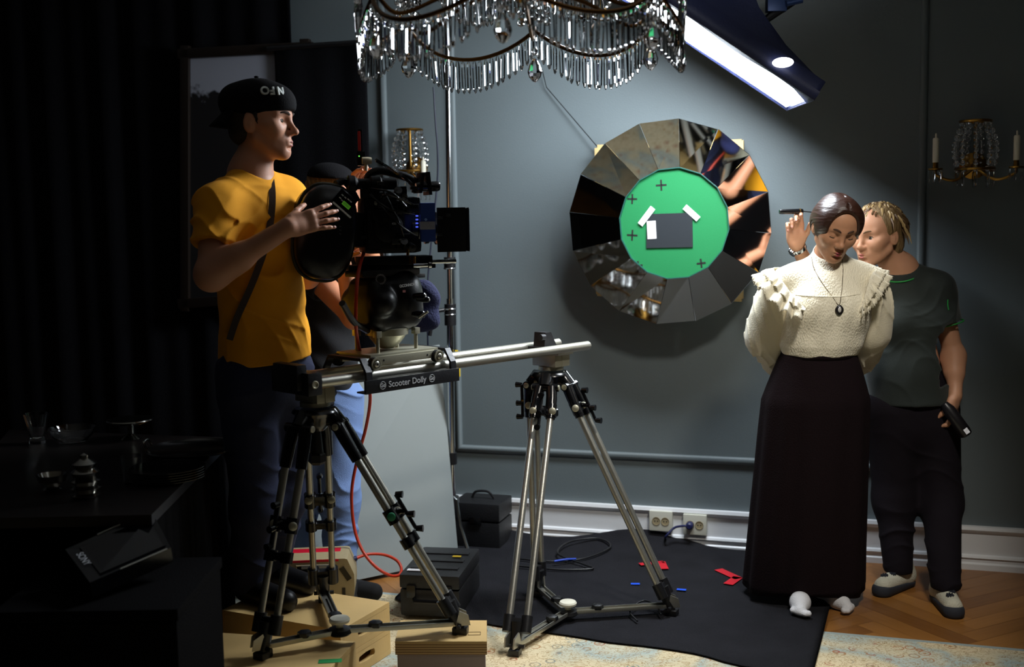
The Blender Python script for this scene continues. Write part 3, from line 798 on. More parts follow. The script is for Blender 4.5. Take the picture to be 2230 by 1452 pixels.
# mounting blocks under the rails
for px, w in ((716, 0.072), (1232, 0.085)):
    tt = rail_t(px)
    MB().box(rw(tt, GAUGE / 2, -0.018 - .030), (w, GAUGE * .78, 0.05), RRAIL, 0.004).box(rw(tt - .002, GAUGE * .11 - .0005, -.048), (0.004, 0.003, 0.05), RRAIL).lathe(rw(tt, GAUGE / 2, -.074), -ZUP, [(0.05, 0), (0.05, 0.014), (0.035, 0.014), (0, .014)]).build('mount_block', M_plate, t)

# ------------------------------------------------------------------ tripods
def tripod(label, px, feet, clamp_u, zc, spread_z, hub_px, lever_scale=1.0, sticker=None, second=0.62):
    tt = rail_t(px); c = rw(tt, GAUGE / 2, 0); top = c + ZUP * (-0.094)
    base = sum((Vector(f) for f in feet), Vector()) / 3; base.z = min(f.z for f in feet)
    T = Thing('tripod', label, 'tripod', base, 'camera tripods under the slider')
    mb = MB().lathe(top, -ZUP, [(0.0, 0), (0.066, 0.0), (0.074, 0.006), (0.078, 0.014), (0.072, 0.02), (0.060, 0.03), (0.05, 0.05), (0.03, 0.075), (0, 0.085)], 32)
    mb.build('bowl', M_blkgloss, T)
    MB().cyl(top - ZUP * .08, top - ZUP * .15, 0.016, 0.022).lathe(top - ZUP * .15, -ZUP, [(0.022, 0), (0.03, .006), (0.03, .03), (0.02, .04), (0, .04)], 6).build('clamp_knob', M_blk, T)
    crown = top - ZUP * 0.035
    hubc = fl(hub_px[0], hub_px[1], spread_z)
    hub = MB().lathe(hubc - ZUP * .012, ZUP, [(0, 0), (0.034, 0), (0.04, .006), (0.036, .018), (0.02, .022), (0.0, .022)], 24).build('spreader_hub', M_blk, T)
    MB().lathe(hubc + ZUP * .008, ZUP, [(0.012, 0), (0.012, 0.016), (0.032, 0.02), (0.034, 0.028), (0.03, .034), (0, .036)], 24).build('hub_knob', mat('white_knob', rgb(212, 208, 190), 0.5), hub)
    for fi, f in enumerate(feet):
        f = Vector(f); out = f - crown; out.z = 0; out.normalize(); side = out.cross(ZUP).normalized()
        hip = crown + out * 0.082 - ZUP * 0.02
        end = f + ZUP * 0.05 - out * 0.01
        d = (end - hip).normalized(); Ln = (end - hip).length
        R = (side, d.cross(side).normalized(), d); nr = R[1]
        # hip casting: yoke from the crown and two cheeks
        mb = MB().tube([crown + out * 0.02, crown + out * 0.06 + ZUP * 0.006, hip], [0.03, 0.034, 0.028], 12)
        for q in (-1, 1):
            mb.tube([hip + side * (.024 * q), hip + side * (.030 * q) + d * .05, hip + side * (.033 * q) + d * 0.13], [0.022, 0.021, 0.0185], 12)
        mb.cyl(hip - side * .052, hip + side * .052, 0.016)
        leg = mb.build('leg', M_blkgloss, T)
        for q in (-1, 1): MB().lathe(hip + side * (.052 * q), side * q, [(0.011, 0), (0.011, .003), (0.006, .005), (0, .004)], 16).build('hip_bolt', M_plate, leg)
        cu = clamp_u * Ln
        w = 0.033
        for q in (-1, 1):
            b = MB()
            b.cyl(hip + side * (w * q) + d * 0.12, hip + side * (w * q) + d * cu, 0.0125, None, 20)
            b.build('upper_tube', M_alu, leg)
            MB().cyl(hip + side * (w * q) + d * (cu - 0.01) + nr * 0.0, hip + side * (w * q) + d * (Ln - 0.045), 0.0128 if clamp_u < .3 else 0.0112, None, 20).build('lower_tube', M_alu, leg)
        # clamp casting joining the two tubes
        def clampc(u, h=0.05):
            m = MB()
            for q in (-1, 1): m.cyl(hip + side * (w * q) + d * (u - h / 2), hip + side * (w * q) + d * (u + h / 2), 0.0205, None, 16)
            m.box(hip + d * u, (2 * w, 0.024, h * .7), R, 0.004)
            return m
        k = clampc(cu).build('tube_clamp', M_blkgloss, leg)
        for q in (-1, 1): MB().lathe(hip + side * (w * q) + d * cu + (side * q * .3 - nr * 0.0 + (-(hip - CAM)).normalized() * 1.0).normalized() * 0.019, (-(hip - CAM)), [(0.014, 0), (0.014, 0.006), (0.011, .008), (0, .008)], 18).build('clamp_screw', sticker if (sticker and q > 0 and fi == 0) else M_plate, leg)
        if clamp_u > .3: clampc(cu + 0.10, 0.035).build('tube_clamp', M_blkgloss, leg)
        # locking lever: bar with knobs at its ends
        lo = hip + out * 0.045 + d * (cu - 0.02)
        b = MB().cyl(lo - d * .055, lo + d * .075, 0.0065, None, 10)
        for q in (-.055, .02, .075): b.cyl(lo + d * q - out * .0, lo + d * q + out * .024, 0.009, 0.012, 12)
        b.cyl(lo + d * .01, lo + d * .01 - out * .035, 0.008, None, 10)
        b.build('lock_lever', M_blkgloss, leg)
        clampc(Ln - .055, 0.06).build('foot_clamp', M_blk, leg)
        fb = MB().cyl(hip + side * w * .0 + d * (Ln - .06), f + ZUP * .018, 0.026, 0.016, 16).box(f + ZUP * .011, (0.05, 0.04, 0.022), (out, side, ZUP), 0.004)
        fb.cyl(f + ZUP * .03 - side * .035, f + ZUP * .03 + side * .035, 0.007)
        fb.build('foot', M_blk, leg)
        # spreader arm: flat channel from hub to foot
        ha = hubc + (f - hubc).normalized() * .03; ft = Vector((f.x, f.y, f.z + 0.03)) - out * 0.02
        dd = (ft - ha).normalized(); sd = dd.cross(ZUP).normalized(); up = sd.cross(dd)
        Ra = (dd, sd, up); mid = (ha + ft) / 2; Ls = (ft - ha).length
        b = MB().box(mid, (Ls, 0.034, 0.006), Ra, 0.001)
        for q in (-1, 1): b.box(mid + sd * (.0155 * q) + up * .005, (Ls, 0.004, 0.014), Ra, 0.001)
        arm = b.build('spreader_arm', M_alu, T)
        MB().box(mid + up * .0035 + dd * .02, (Ls * .55, 0.006, 0.0012), Ra).build('arm_slot', M_blkgloss, arm)
        b = MB().lathe(ha + dd * .085 + up * .008, up, [(0.022, 0), (0.024, .004), (0.022, .016), (0.008, .02), (0, .02)], 6); b.build('arm_knob', M_blk, arm)
        b = MB().prism([ft + dd * .0 - sd * .022, ft + dd * .05 - sd * .022 - up * .0, ft + dd * .042 - sd * .022 + up * .035, ft + dd * .012 - sd * .022 + up * .05], sd * .006)
        b.prism([ft + dd * .0 + sd * .016, ft + dd * .05 + sd * .016, ft + dd * .042 + sd * .016 + up * .035, ft + dd * .012 + sd * .016 + up * .05], sd * .006).build('arm_bracket', M_alu, arm)
    return T
M_green = mat('green_sticker', rgb(30, 120, 80), 0.5)
BOXZ = 0.20
tripod('near tripod with silver legs standing on wooden boxes below the dolly', 716, [fl(1003, 1378, BOXZ), fl(573, 1432, BOXZ), fl(706, 1308, BOXZ)], 0.46, 0, BOXZ + 0.045, (740, 1372), sticker=M_green)
tripod('far tripod with slim silver legs standing on the black carpet edge', 1230, [fl(1122, 1424, 0.010), fl(1462, 1338, 0.019), fl(1168, 1296, 0.019)], 0.10, 0, 0.05, (1237, 1332))

# ------------------------------------------------------------------ dolly carriage
def dolly():
    t0, t1 = rail_t(789), rail_t(968); tm = (t0 + t1) / 2; Lh = t1 - t0
    t = Thing('track_dolly', 'black and silver dolly carriage riding the middle of slider track', 'dolly', rw(tm, GAUGE / 2, 0.0))
    # deck plate
    MB().box(rw(tm, GAUGE / 2 + .01, 0.062), (Lh * .82, GAUGE + .03, 0.012), RRAIL, 0.003).build('deck', M_plate, t)
    # front side: long bar with the wheels
    for n, sg in ((-0.006, -1), (GAUGE + 0.006, 1)):
        bar = MB().box(rw(tm, n, 0.047), (Lh * .80, 0.018, 0.028), RRAIL, 0.003).build('wheel_bar', M_plate, t)
        if sg < 0:
            for q in (-.28, .25): MB().cyl(rw(tm + Lh * q, n - .009, .047), rw(tm + Lh * q, n - .0096, .047), 0.0035).build('screw_hole', M_blk, bar)
        for q in (-0.40, 0.36):
            wc = rw(tm + Lh * q, n + sg * .014, 0.040)
            w = MB().lathe(wc - rn * .010, rn, [(0.012, 0), (0.021, 0.0), (0.022, 0.004), (0.022, 0.018), (0.021, 0.022), (0.012, .022)], 28).build('wheel', M_rub, t)
            MB().lathe(wc + rn * (sg * .010), rn * sg, [(0.0215, 0), (0.0205, 0.003), (0.015, 0.003), (0.0145, 0.0), (0.0, 0)], 28).build('wheel_rim', M_plate, w)
            MB().lathe(wc + rn * (sg * .010), rn * sg, [(0.0115, 0), (0.0105, 0.005), (0.007, .0075), (0.003, .0078), (0.003, .004), (0, .004)], 20).build('wheel_hub', M_alu, w)
            wb = rw(tm + Lh * (q * .9 + .02), n + sg * .022, -0.040)
            MB().lathe(wb - ZUP * .012, ZUP, [(0.012, 0), (0.022, .004), (0.022, .016), (0.014, 0.02), (0, .02)], 24).build('guide_wheel', M_rub, t)
    # side brackets reaching over and under the rail
    for tt in (t0 - .004, t1 + .004):
        o = rw(tt - .011, -.042, 0)
        prof = [(-.006, -.052), (0.0, .018), (0.030, .062), (GAUGE + .05, .062), (GAUGE + .082, .018), (GAUGE + .085, -.052), (GAUGE + .075, -.052), (GAUGE + .072, .014), (GAUGE + .046, .052), (.036, .052), (.010, .014), (.006, -.052)]
        MB().prism([o + rn * a + ZUP * b for a, b in prof], rd * 0.024).build('side_bracket', M_wornblk, t, 0)
    # bottom bars carrying the lettering
    nb = -0.045
    ctr = rw(tm, nb, -0.030)
    fb = MB().box(ctr, (Lh + .05, 0.010, 0.044), RRAIL, 0.003).box(rw(tm, nb + .02, -0.050), (Lh + .05, 0.05, 0.006), RRAIL, 0.002).build('front_bar', M_wornblk, t)
    MB().box(rw(tm, GAUGE + .045, -0.030), (Lh + .05, 0.010, 0.044), RRAIL, 0.003).build('rear_bar', M_wornblk, t)
    fo = ctr - rn * 0.0058
    text_obj('lettering', 'Scooter Dolly', M_engr, fb, fo + rd * -.030, rd, ZUP, 0.029, 0.0004, bold=.0003)
    for q in (-.136, .078):
        lc = fo + rd * q; b = MB().torus(lc, rn, 0.0125, 0.0009, 28, 6); b.build('emblem', M_engr, fb)
        text_obj('emblem', 'Gd', M_engr, fb, lc, rd, ZUP, 0.018, 0.0004, bold=0.0006)
    return tm, t0, t1
DT, D0, D1 = dolly()

# ------------------------------------------------------------------ fluid head on the dolly
def fluid_head():
    hc = rw(DT - .005, GAUGE / 2 + .005, 0.0)
    t = Thing('fluid_head', 'big black fluid head in a silver bowl on the dolly', 'tripod head', hc + ZUP * .07)
    bz = 0.075
    MB().lathe(hc + ZUP * (bz - .004), ZUP, [(0, 0), (0.022, .002), (0.042, .016), (0.058, .036), (0.066, .048), (0.074, .05), (0.075, .072), (0.069, .074), (0.0, .074)], 40).build('bowl', M_plate, t)
    for a, b in ((-.085, -.055), (.083, -.055), (-.085, .06), (.083, .06), (.068, .03)):
        p = hc + rd * a + rn * b; MB().cyl(p + ZUP * .066, p + ZUP * .125, 0.0065).box(p + ZUP * .13, (0.022, 0.022, 0.022), RRAIL, 0.002).build('post', M_plate, t)
    M_hd = mat('head_casting', rgb(9, 9, 11), 0.4, bump=(150, .06), spec=.3)
    s = SDF(); Z = hc.z
    q = lambda a, b, z: hc + rd * a + rn * b + ZUP * z
    R = (rd, rn, ZUP)
    s.box(q(-.01, 0, .235), (.105, .075, .085), R, .03, .03).ell(q(.045, -.02, .25), (.075, .085, .095), R, .03).box(q(0, 0, .165), (.07, .06, .03), R, .02, .03).cone(q(-.075, -.07, .24), q(-.075, .07, .24), .05, .05, .02).ell(q(.085, -.01, .19), (.05, .06, .05), R, .03)
    s.build('housing', M_hd, t, 0.005)
    MB().box(q(-.01, 0, .335), (.25, .10, .022), R, .006).box(q(.09, 0, .318), (.11, .085, .014), R, .004).build('top_plate', M_blk, t)
    f = lambda px, py, dy: at(px, py, (hc.y - dy))
    dial = f(829, 608, .10); vd = (CAM - dial).normalized()
    dm = MB().lathe(dial, vd, [(0.019, 0), (0.019, .006), (0.015, .008), (0, .008)], 24)
    d_o = dm.build('dial', M_blk, t)
    b = MB(); x, y, _ = frame(vd)
    for k in range(20):
        a = 2 * PI * k / 20; r_ = x * math.cos(a) + y * math.sin(a); b.box(dial + vd * .0085 + r_ * .015, (.005, .0016, .0008), (r_, vd.cross(r_), vd))
    b.build('dial_marks', M_engr, d_o)
    tp = f(887, 621, .128); text_obj('lettering', 'OCONNOR', M_engr, t, tp, rd + ZUP * .06, ZUP, 0.0125, 0.0006, bold=.0005)
    b = MB().box(f(880, 634, .125), (.012, .001, .008), R); b.build('badge', mat('badge_red', rgb(150, 90, 86), .5), t)
    MB().box(f(803, 650, .09), (.018, .001, .011), R).build('warning_label', mat('old_label', rgb(84, 78, 44), .6), t)
    for px, py, r_ in ((918, 645, .013), (926, 652, .010), (916, 684, .012)):
        c = f(px, py, .07); MB().lathe(c, (-rn + rd * .5), [(r_ * .7, -.03), (r_, -.01), (r_, .012), (r_ * .6, .016), (0, .016)], 14).build('knob', M_blkgloss, t)
    MB().cyl(f(911, 692, .09), f(932, 678, .09), .0045).build('lever', M_alu, t)
    MB().tube(spline([f(800, 720, .06), f(770, 700, .2), f(745, 660, .3)], 6), .011, 10).build('pan_bar', M_blk, t)
    return hc
HC = fluid_head(); print("HC", HC)
nb_ = at(925, 668, HC.y + 0.17)
s = SDF(lambda P: 0.004 * np.sin(P[:, 2] * 60 + P[:, 0] * 35))
s.ell(nb_ + Vector((0, 0, .015)), (.055, .04, .085), None, .03).ell(nb_ + Vector((-.01, 0, -.045)), (.06, .04, .05), None, .03)
s.cone(nb_ + Vector((-.03, 0, .07)), nb_ + Vector((-.055, -.06, .085)), .012, .010, .02)
tag(s.build('cloth_bag', mat('navy_cloth', rgb(15, 21, 64), .9, bump=(120, .5)), None, .005, loc=nb_), 'dark navy cloth bag hanging behind the black fluid head', 'bag')
# ------------------------------------------------------------------ film camera
def cinema_camera():
    Yc = HC.y + .0
    ca = Vector((0.955, 0.295, 0)).normalized(); cn = Vector((-ca.y, ca.x, 0)); R = (ca, cn, ZUP)
    P = lambda px, py, dy=0.0: at(px, py, Yc + dy)
    S = 2500 / Yc
    t = Thing('film_camera', 'black film camera with matte box and blue tape on the fluid head', 'camera', Vector((HC.x, HC.y, HC.z + .345)))
    M_cam = mat('camera_black', rgb(11, 11, 13), 0.3, bump=(180, .05)); M_camr = mat('camera_crinkle', rgb(7, 7, 9), 0.5, bump=(300, .2), spec=.16)
    # base plate, dovetail, rods
    MB().box(P(858, 566), (.25, .10, .028), R, .005).box(P(850, 580), (.30, .085, .016), R, .003).build('base_plate', M_camr, t)
    for dy in (-.03, .03):
        a = P(875, 572, dy); MB().cyl(a - ca * .02, a + ca * .19, .0075).build('rod', M_chrome, t)
    mb = MB().box(P(848, 490), (.20, .13, .19), R, .022).box(P(830, 440), (.13, .12, .07), R, .02)
    body = mb.build('body', M_cam, t)
    MB().box(P(840, 500, -.08), (.13, .03, .13), R, .014).lathe(P(845, 495, -.095), -cn, [(.05, 0), (.05, .008), (.042, .012), (0, .012)], 28).build('side_door', M_camr, body)
    MB().box(P(812, 530, -.085), (.05, .03, .05), R, .006).box(P(880, 525, -.07), (.06, .04, .05), R, .006).box(P(805, 415, -.07), (.06, .05, .05), R, .008).build('electronics_box', M_camr, body)
    text_obj('lettering', 'MOVIECAM' if False else '435', M_engr, body, P(858, 487, -.122), ca, ZUP, .010, .0004)
    # lens, gears, focus motor
    lx = P(905, 498)
    ln = MB().lathe(lx - ca * .02, ca, [(.045, 0), (.045, .02), (.05, .022), (.05, .03), (.046, .032), (.046, .05), (.053, .052), (.053, .062), (.047, .064), (.047, .085), (.056, .09), (.056, .11), (.05, .112), (0, .108)], 36).build('lens', M_blkgloss, t)
    MB().cyl(P(897, 455, -.05) - ca * .02, P(897, 455, -.05) + ca * .05, .017).box(P(893, 440, -.05), (.03, .03, .03), R, .004).build('focus_motor', M_camr, t)
    # matte box: hood with open front, side flag, top flag plates
    mx = P(965, 500, .01)
    mb = MB(); hw, hh, th = .085, .07, .004
    mb.box(mx + ca * .01, (.02, .15, .13), R, .004)
    for s_ in (-1, 1):
        mb.prism([mx + ca * .02 + cn * (s_ * .06) - ZUP * .055, mx + ca * .07 + cn * (s_ * hw) - ZUP * hh, mx + ca * .07 + cn * (s_ * hw) + ZUP * hh, mx + ca * .02 + cn * (s_ * .06) + ZUP * .055], cn * (th * s_))
        mb.prism([mx + ca * .02 + ZUP * (s_ * .055) - cn * .06, mx + ca * .07 + ZUP * (s_ * hh) - cn * hw, mx + ca * .07 + ZUP * (s_ * hh) + cn * hw, mx + ca * .02 + ZUP * (s_ * .055) + cn * .06], ZUP * (th * s_))
    mbx = mb.build('matte_box', M_camr, t, 0)
    MB().box(P(983, 500, -.095), (.098, .004, .148), R, .001).build('side_flag', M_camr, mbx)
    for px, py in ((975, 468), (958, 474), (957, 511)):
        MB().box(P(px, py, -.105), (.018, .012, .009), R, .002).build('latch', M_chrome, mbx)
    for a, b in (((923, 375), (916, 420)), ((934, 374), (938, 424))):
        pa, pb = P(*a, -.06), P(*b, -.06)
        MB().prism([pa - ca * .005, pa + ca * .004, pb + ca * .006, pb - ca * .005], cn * .09).build('top_flag', M_camr, mbx, 0)
    # blue taped wireless box
    bx = MB().box(P(931, 484, -.115), (.050, .024, .128), R, .003).build('receiver_box', mat('royal_blue', rgb(18, 52, 126), .5, bump=(120, .08)), t)
    MB().box(P(931, 491, -.129), (.0515, .0016, .026), (ca, cn, ZUP), .0004).build('grey_tape_band', mat('grey_tape', rgb(128, 128, 140), .55, bump=(60, .4)), bx)
    a, b = P(917, 466, -.129), P(929, 480, -.129); d = (b - a).normalized()
    MB().box((a + b) / 2, ((b - a).length, .0014, .008), (d, cn, d.cross(cn)), 0).build('pale_stripe', mat('pale_blue', rgb(120, 150, 200), .5), bx)
    b = MB()
    for k in range(4): b.box(P(908, 470 + k * 8, -.10), (.008, .004, .005), R)
    b.build('blue_leds', mat('blue_led', (.05, .05, .5), .5, emit=((.1, .15, 1.0), .8)), t)
    # top handle, viewfinder, motor cylinder, curly cable
    MB().tube(spline([P(800, 420), P(803, 384), P(830, 372), P(880, 384), P(905, 398), P(905, 420)], 6), .014, 12).build('top_handle', M_camr, t)
    MB().lathe(P(918, 406, -.04), ca, [(.012, -.02), (.016, 0), (.0175, .004), (.0175, .055), (.014, .062), (0, .062)], 20).build('light_tube', M_blkgloss, t)
    MB().lathe(P(862, 400, -.05), -ca, [(.02, 0), (.02, .05), (.026, .055), (.026, .085), (.018, .09), (.018, .13), (.028, .14), (.03, .16), (0, .16)], 24).build('viewfinder', M_camr, t)
    path = spline([P(818, 348, -.05), P(842, 362, -.06), P(868, 378, -.06), P(890, 395, -.06), P(908, 415, -.06)], 40); pts = []
    for i, p in enumerate(path):
        a = i * 1.55; dd = (path[min(i + 1, len(path) - 1)] - path[max(i - 1, 0)]).normalized(); x, y, _ = frame(dd); pts.append(p + (x * math.cos(a) + y * math.sin(a)) * .0055)
    MB().tube(pts, .0019, 6).build('coiled_cable', M_blkgloss, t)
    # red antenna, knob and video box at the back
    an = MB().box(P(786, 345, -.03), (.026, .026, .05), R, .004).box(P(785, 318, -.03), (.013, .010, .115), R, .003)
    MB().box(P(782.5, 315, -.037), (.009, .006, .09), R, .002).build('antenna_strip', mat('antenna_red', rgb(176, 34, 24), .4), t)
    an.build('antenna', M_blkgloss, t)
    MB().box(P(782, 340, -.045), (.004, .003, .004), R).build('green_led', mat('green_led', (.1, .6, .1), .5, emit=((.2, 1.0, .1), 1.0)), t)
    MB().lathe(P(801, 350, -.04), ca, [(.012, -.02), (.013, 0), (.011, .012), (0, .014)], 14).cyl(P(797, 350, -.04), P(797, 372, -.04), .006).build('end_knob', mat('beige_knob', rgb(178, 166, 138), .5), t)
    # small fittings over the body
    rnd = random.Random(3)
    for k in range(26):
        px, py = rnd.uniform(790, 915), rnd.uniform(395, 540); c = P(px, py, -.10 + rnd.uniform(-.02, .02)); r_ = rnd.uniform(.005, .012)
        if rnd.random() < .55: MB().lathe(c, -cn + ZUP * rnd.uniform(-.4, .6), [(r_, -.03), (r_, 0), (r_ * 1.25, .002), (r_ * 1.2, .012), (0, .013)], 12).build('knob', M_blkgloss, body)
        else: MB().box(c, (r_ * 3, .02, r_ * 1.6), R, .002).build('fitting', M_camr if rnd.random() < .7 else M_chrome, body)
    for k in range(5):
        a, b = P(rnd.uniform(800, 840), rnd.uniform(400, 480), -.10), P(rnd.uniform(860, 915), rnd.uniform(430, 560), -.10)
        MB().tube(spline([a, (a + b) / 2 + Vector((rnd.uniform(-.02, .02), -.04, rnd.uniform(-.05, .03))), b], 8), .0035, 8).build('signal_cable', M_blkgloss, t)
    for px, py in ((893, 566), (902, 566), (888, 548)): MB().cyl(P(px, py, -.07) - ZUP * .012, P(px, py, -.07) + ZUP * .012, .005).build('clamp_screw', M_brass, t)
    MB().lathe(P(931, 577, -.02), ca, [(.009, -.05), (.009, 0), (.013, .003), (.013, .012), (0, .014)], 14).build('rod_end', M_chrome, t)
    # film magazine at the rear: tall rounded case
    mc = P(702, 506, -.10); out = []
    ax = Vector((.93, .36, 0)).normalized(); az = ZUP; ay = Vector((ax.y, -ax.x, 0))           # ay points to the photographer
    tilt = math.radians(-9); X = ax * math.cos(tilt) + az * math.sin(tilt); Z = az * math.cos(tilt) - ax * math.sin(tilt)
    S2 = 1 / (2500 / mc.y)
    n = 40
    def ring(k, d):
        a = 2 * PI * k / n; ca_, sa_ = math.cos(a), math.sin(a); e = 2 / 2.6
        hx = 64 * S2 * 1.02; hz = (102 if sa_ > 0 else 102) * S2
        return mc + X * (math.copysign(abs(ca_) ** e, ca_) * hx * d) + Z * (math.copysign(abs(sa_) ** e, sa_) * hz * d)
    V = []; F = []
    layers = [(.90, -.075), (.99, -.066), (1.0, -.05), (1.0, .05), (.985, .066), (.90, .08), (.6, .088), (0.001, .09)]
    for d, o in layers: V += [ring(k, d) + ay * o for k in range(n)]
    for r in range(len(layers) - 1):
        for k in range(n): F.append((r * n + k, r * n + (k + 1) % n, (r + 1) * n + (k + 1) % n, (r + 1) * n + k))
    F.append(tuple(range(n))); F.append(tuple((len(layers) - 1) * n + k for k in range(n)))
    mag = finish('magazine', V, F, mat('magazine_black', rgb(14, 15, 18), .28, bump=(120, .05)), t, .9)
    MB().tube([ring(k, 1.02) + ay * .03 for k in range(n)], .006, 8, True).build('rim_strip', mat('olive_strip', rgb(58, 56, 40), .7), mag)
    face = lambda px, py, o=.0905: (lambda d, q: CAM + d * ((q - CAM).dot(ay) / d.dot(ay)))(ray(px, py), mc + ay * o)
    a, b = face(725, 440, .0925), face(764, 474, .090); d = (b - a).normalized(); q = ay.cross(d)
    MB().box((a + b) / 2 - ay * .0005, ((b - a).length, .0055, .006), (d, q, ay)).build('white_line', mat('label_white', rgb(210, 214, 218), .4), mag)
    pn = (a + b) / 2 + Vector((0.012, 0, .030)); yy = q if q.z > 0 else -q
    MB().box(pn - ay * .006, (.068, .048, .008), (d, yy, ay), .004).build('counter_panel', M_blkgloss, mag)
    MB().box(pn + d * .012 - yy * .009 - ay * .0015, (.030, .013, .002), (d, yy, ay)).build('counter_display', mat('green_lcd', rgb(30, 70, 14), .4, emit=((.16, .55, .04), .22)), mag)
    text_obj('counter_digits', '0000', mat('lcd_dark', rgb(8, 16, 6), .5), mag, pn + d * .012 - yy * .009 - ay * .0002, d, yy, .013, .0002)
    for k, (u, v) in enumerate(((-.018, .008), (-.006, .008), (-.018, -.004), (-.008, -.006), (.006, .010), (.016, .010))):
        MB().box(pn + d * u + yy * v - ay * .0015, (.008, .0035, .0016), (d, yy, ay)).build('panel_mark', M_engr, mag)
    b = MB()
    for k in range(3): b.box(face(741, 493 + 8 * k), (.006, .003, .0016), (X, Z, ay))
    b.build('embossed_mark', mat('faint_mark', rgb(70, 72, 74), .5), mag)
    mb = MB().tube(spline([mc + X * .02 + Z * .165 + ay * .02, mc + X * .06 + Z * .175, mc + X * .105 + Z * .12], 8), .012, 10); mb.build('carry_grip', M_camr, mag)
    MB().box(P(790, 500, -.03), (.09, .09, .12), R, .02).build('magazine_throat', M_camr, t)
    return t
cinema_camera()
# orange power cable
def cable(name, pts, r, m, label, cat='cable', ends=None):
    t = Thing(name, label, cat, pts[len(pts) // 2])
    t.o.location.z = min(p.z for p in pts) - r; t.loc = Vector(t.o.location)
    MB().tube(spline(pts, 10), r, 8).build('wire', m, t, 1)
    for a, b, rr, mm in (ends or []): MB().cyl(a, b, rr, rr * .8, 12).build('connector', mm, t)
M_or = mat('orange_cable', rgb(186, 50, 20), .45)
g = lambda px, py, Y: at(px, py, Y)
cable('power_cable', [g(793, 548, 3.9), g(781, 590, 3.80), g(775, 660, 3.76), g(777, 730, 3.8), g(793, 800, 4.12), g(806, 862, 4.25), g(797, 930, 4.35), g(778, 1000, 4.38), g(766, 1070, 4.38), g(770, 1140, 4.38), g(785, 1190, 4.36), g(812, 1228, 4.33), g(845, 1251, 4.34), g(868, 1252, 4.40), g(874, 1238, 4.46), g(864, 1220, 4.48), g(838, 1208, 4.46), g(806, 1206, 4.42), g(786, 1211, 4.40), g(774, 1216, 4.38)], .0062, M_or, 'orange cable looping from the camera down in front of grey board', ends=[(g(776, 1215, 4.38), g(758, 1221, 4.36), .010, M_navy)])
# ------------------------------------------------------------------ added shade drape, black flag, painting, board, stand
def drape(name, px0, px1, ytop, off, label, cat, amp=0.02, n=90):
    a = ws(px0, 400); b = ws(px1, 400); zt = wl((px0 + px1) / 2, ytop, off).z if ytop is not None else CEIL - .05
    V = []; F = []; rows = 6
    for r in range(rows + 1):
        for i in range(n + 1):
            u = i / n; s_ = a + (b - a) * u; z = zt + (0.02 - zt) * r / rows
            o = off + amp * (math.sin(s_ * 34) * .6 + math.sin(s_ * 21 + 1.3 + r * .15) * .5)
            V.append(wp(s_, z, o))
    for r in range(rows):
        for i in range(n): F.append((r * (n + 1) + i, r * (n + 1) + i + 1, (r + 1) * (n + 1) + i + 1, (r + 1) * (n + 1) + i))
    t = Thing(name, label, cat, wp((a + b) / 2, 0.02, off))
    o = finish('cloth', V, F, M_blkcloth, t, 4); md = o.modifiers.new('thick', 'SOLIDIFY'); md.thickness = .004
    MB().cyl(wp(a - .03, zt, off), wp(b + .03, zt, off), .014).build('top_bar', M_blk, t)
drape('shade_drape', -150, 660, None, .06, 'added black drape for the shaded wall behind the man in yellow', 'drape')  # added black sheet in place of wall that lies in shade
drape('black_flag_cloth', 636, 832, 96, .14, 'narrower black cloth flag hanging behind the film camera', 'flag', 0.008, 40)
def painting():
    q = [wl(x, y, .10) for x, y in ((408, 118), (668, 104), (668, 640), (408, 660))]
    c = (q[0] + q[2]) / 2; t = Thing('framed_painting', 'large dark framed painting with light painted into its top, behind the black cap', 'painting', c)
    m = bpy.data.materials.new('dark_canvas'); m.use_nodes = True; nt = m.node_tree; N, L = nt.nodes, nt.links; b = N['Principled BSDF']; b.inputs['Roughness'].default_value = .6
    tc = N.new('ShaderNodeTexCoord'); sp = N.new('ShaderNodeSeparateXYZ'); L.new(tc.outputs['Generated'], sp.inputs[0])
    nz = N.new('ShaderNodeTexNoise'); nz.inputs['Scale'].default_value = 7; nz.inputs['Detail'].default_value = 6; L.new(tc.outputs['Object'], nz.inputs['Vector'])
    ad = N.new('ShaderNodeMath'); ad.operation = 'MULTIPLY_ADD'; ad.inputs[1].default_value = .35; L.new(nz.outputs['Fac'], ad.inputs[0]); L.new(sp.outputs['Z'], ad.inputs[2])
    r = N.new('ShaderNodeValToRGB'); r.color_ramp.elements[0].position = .98; r.color_ramp.elements[0].color = rgb(14, 12, 14); r.color_ramp.elements[1].position = 1.1; r.color_ramp.elements[1].color = rgb(150, 154, 166)  # pale top is light falling on the canvas, put into its colour
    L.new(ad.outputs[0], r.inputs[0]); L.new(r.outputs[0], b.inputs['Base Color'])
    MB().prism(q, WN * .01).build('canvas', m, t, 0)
    mb = MB()
    for i in range(4):
        a, b2 = q[i], q[(i + 1) % 4]; d = (b2 - a).normalized(); n = d.cross(WN)
        mb.box((a + b2) / 2 - n * -.0 + WN * .015, ((b2 - a).length + .08, .05, .03), (d, n, WN), .006)
    mb.build('frame', mat('dark_frame', rgb(26, 18, 12), .4), t)
painting()
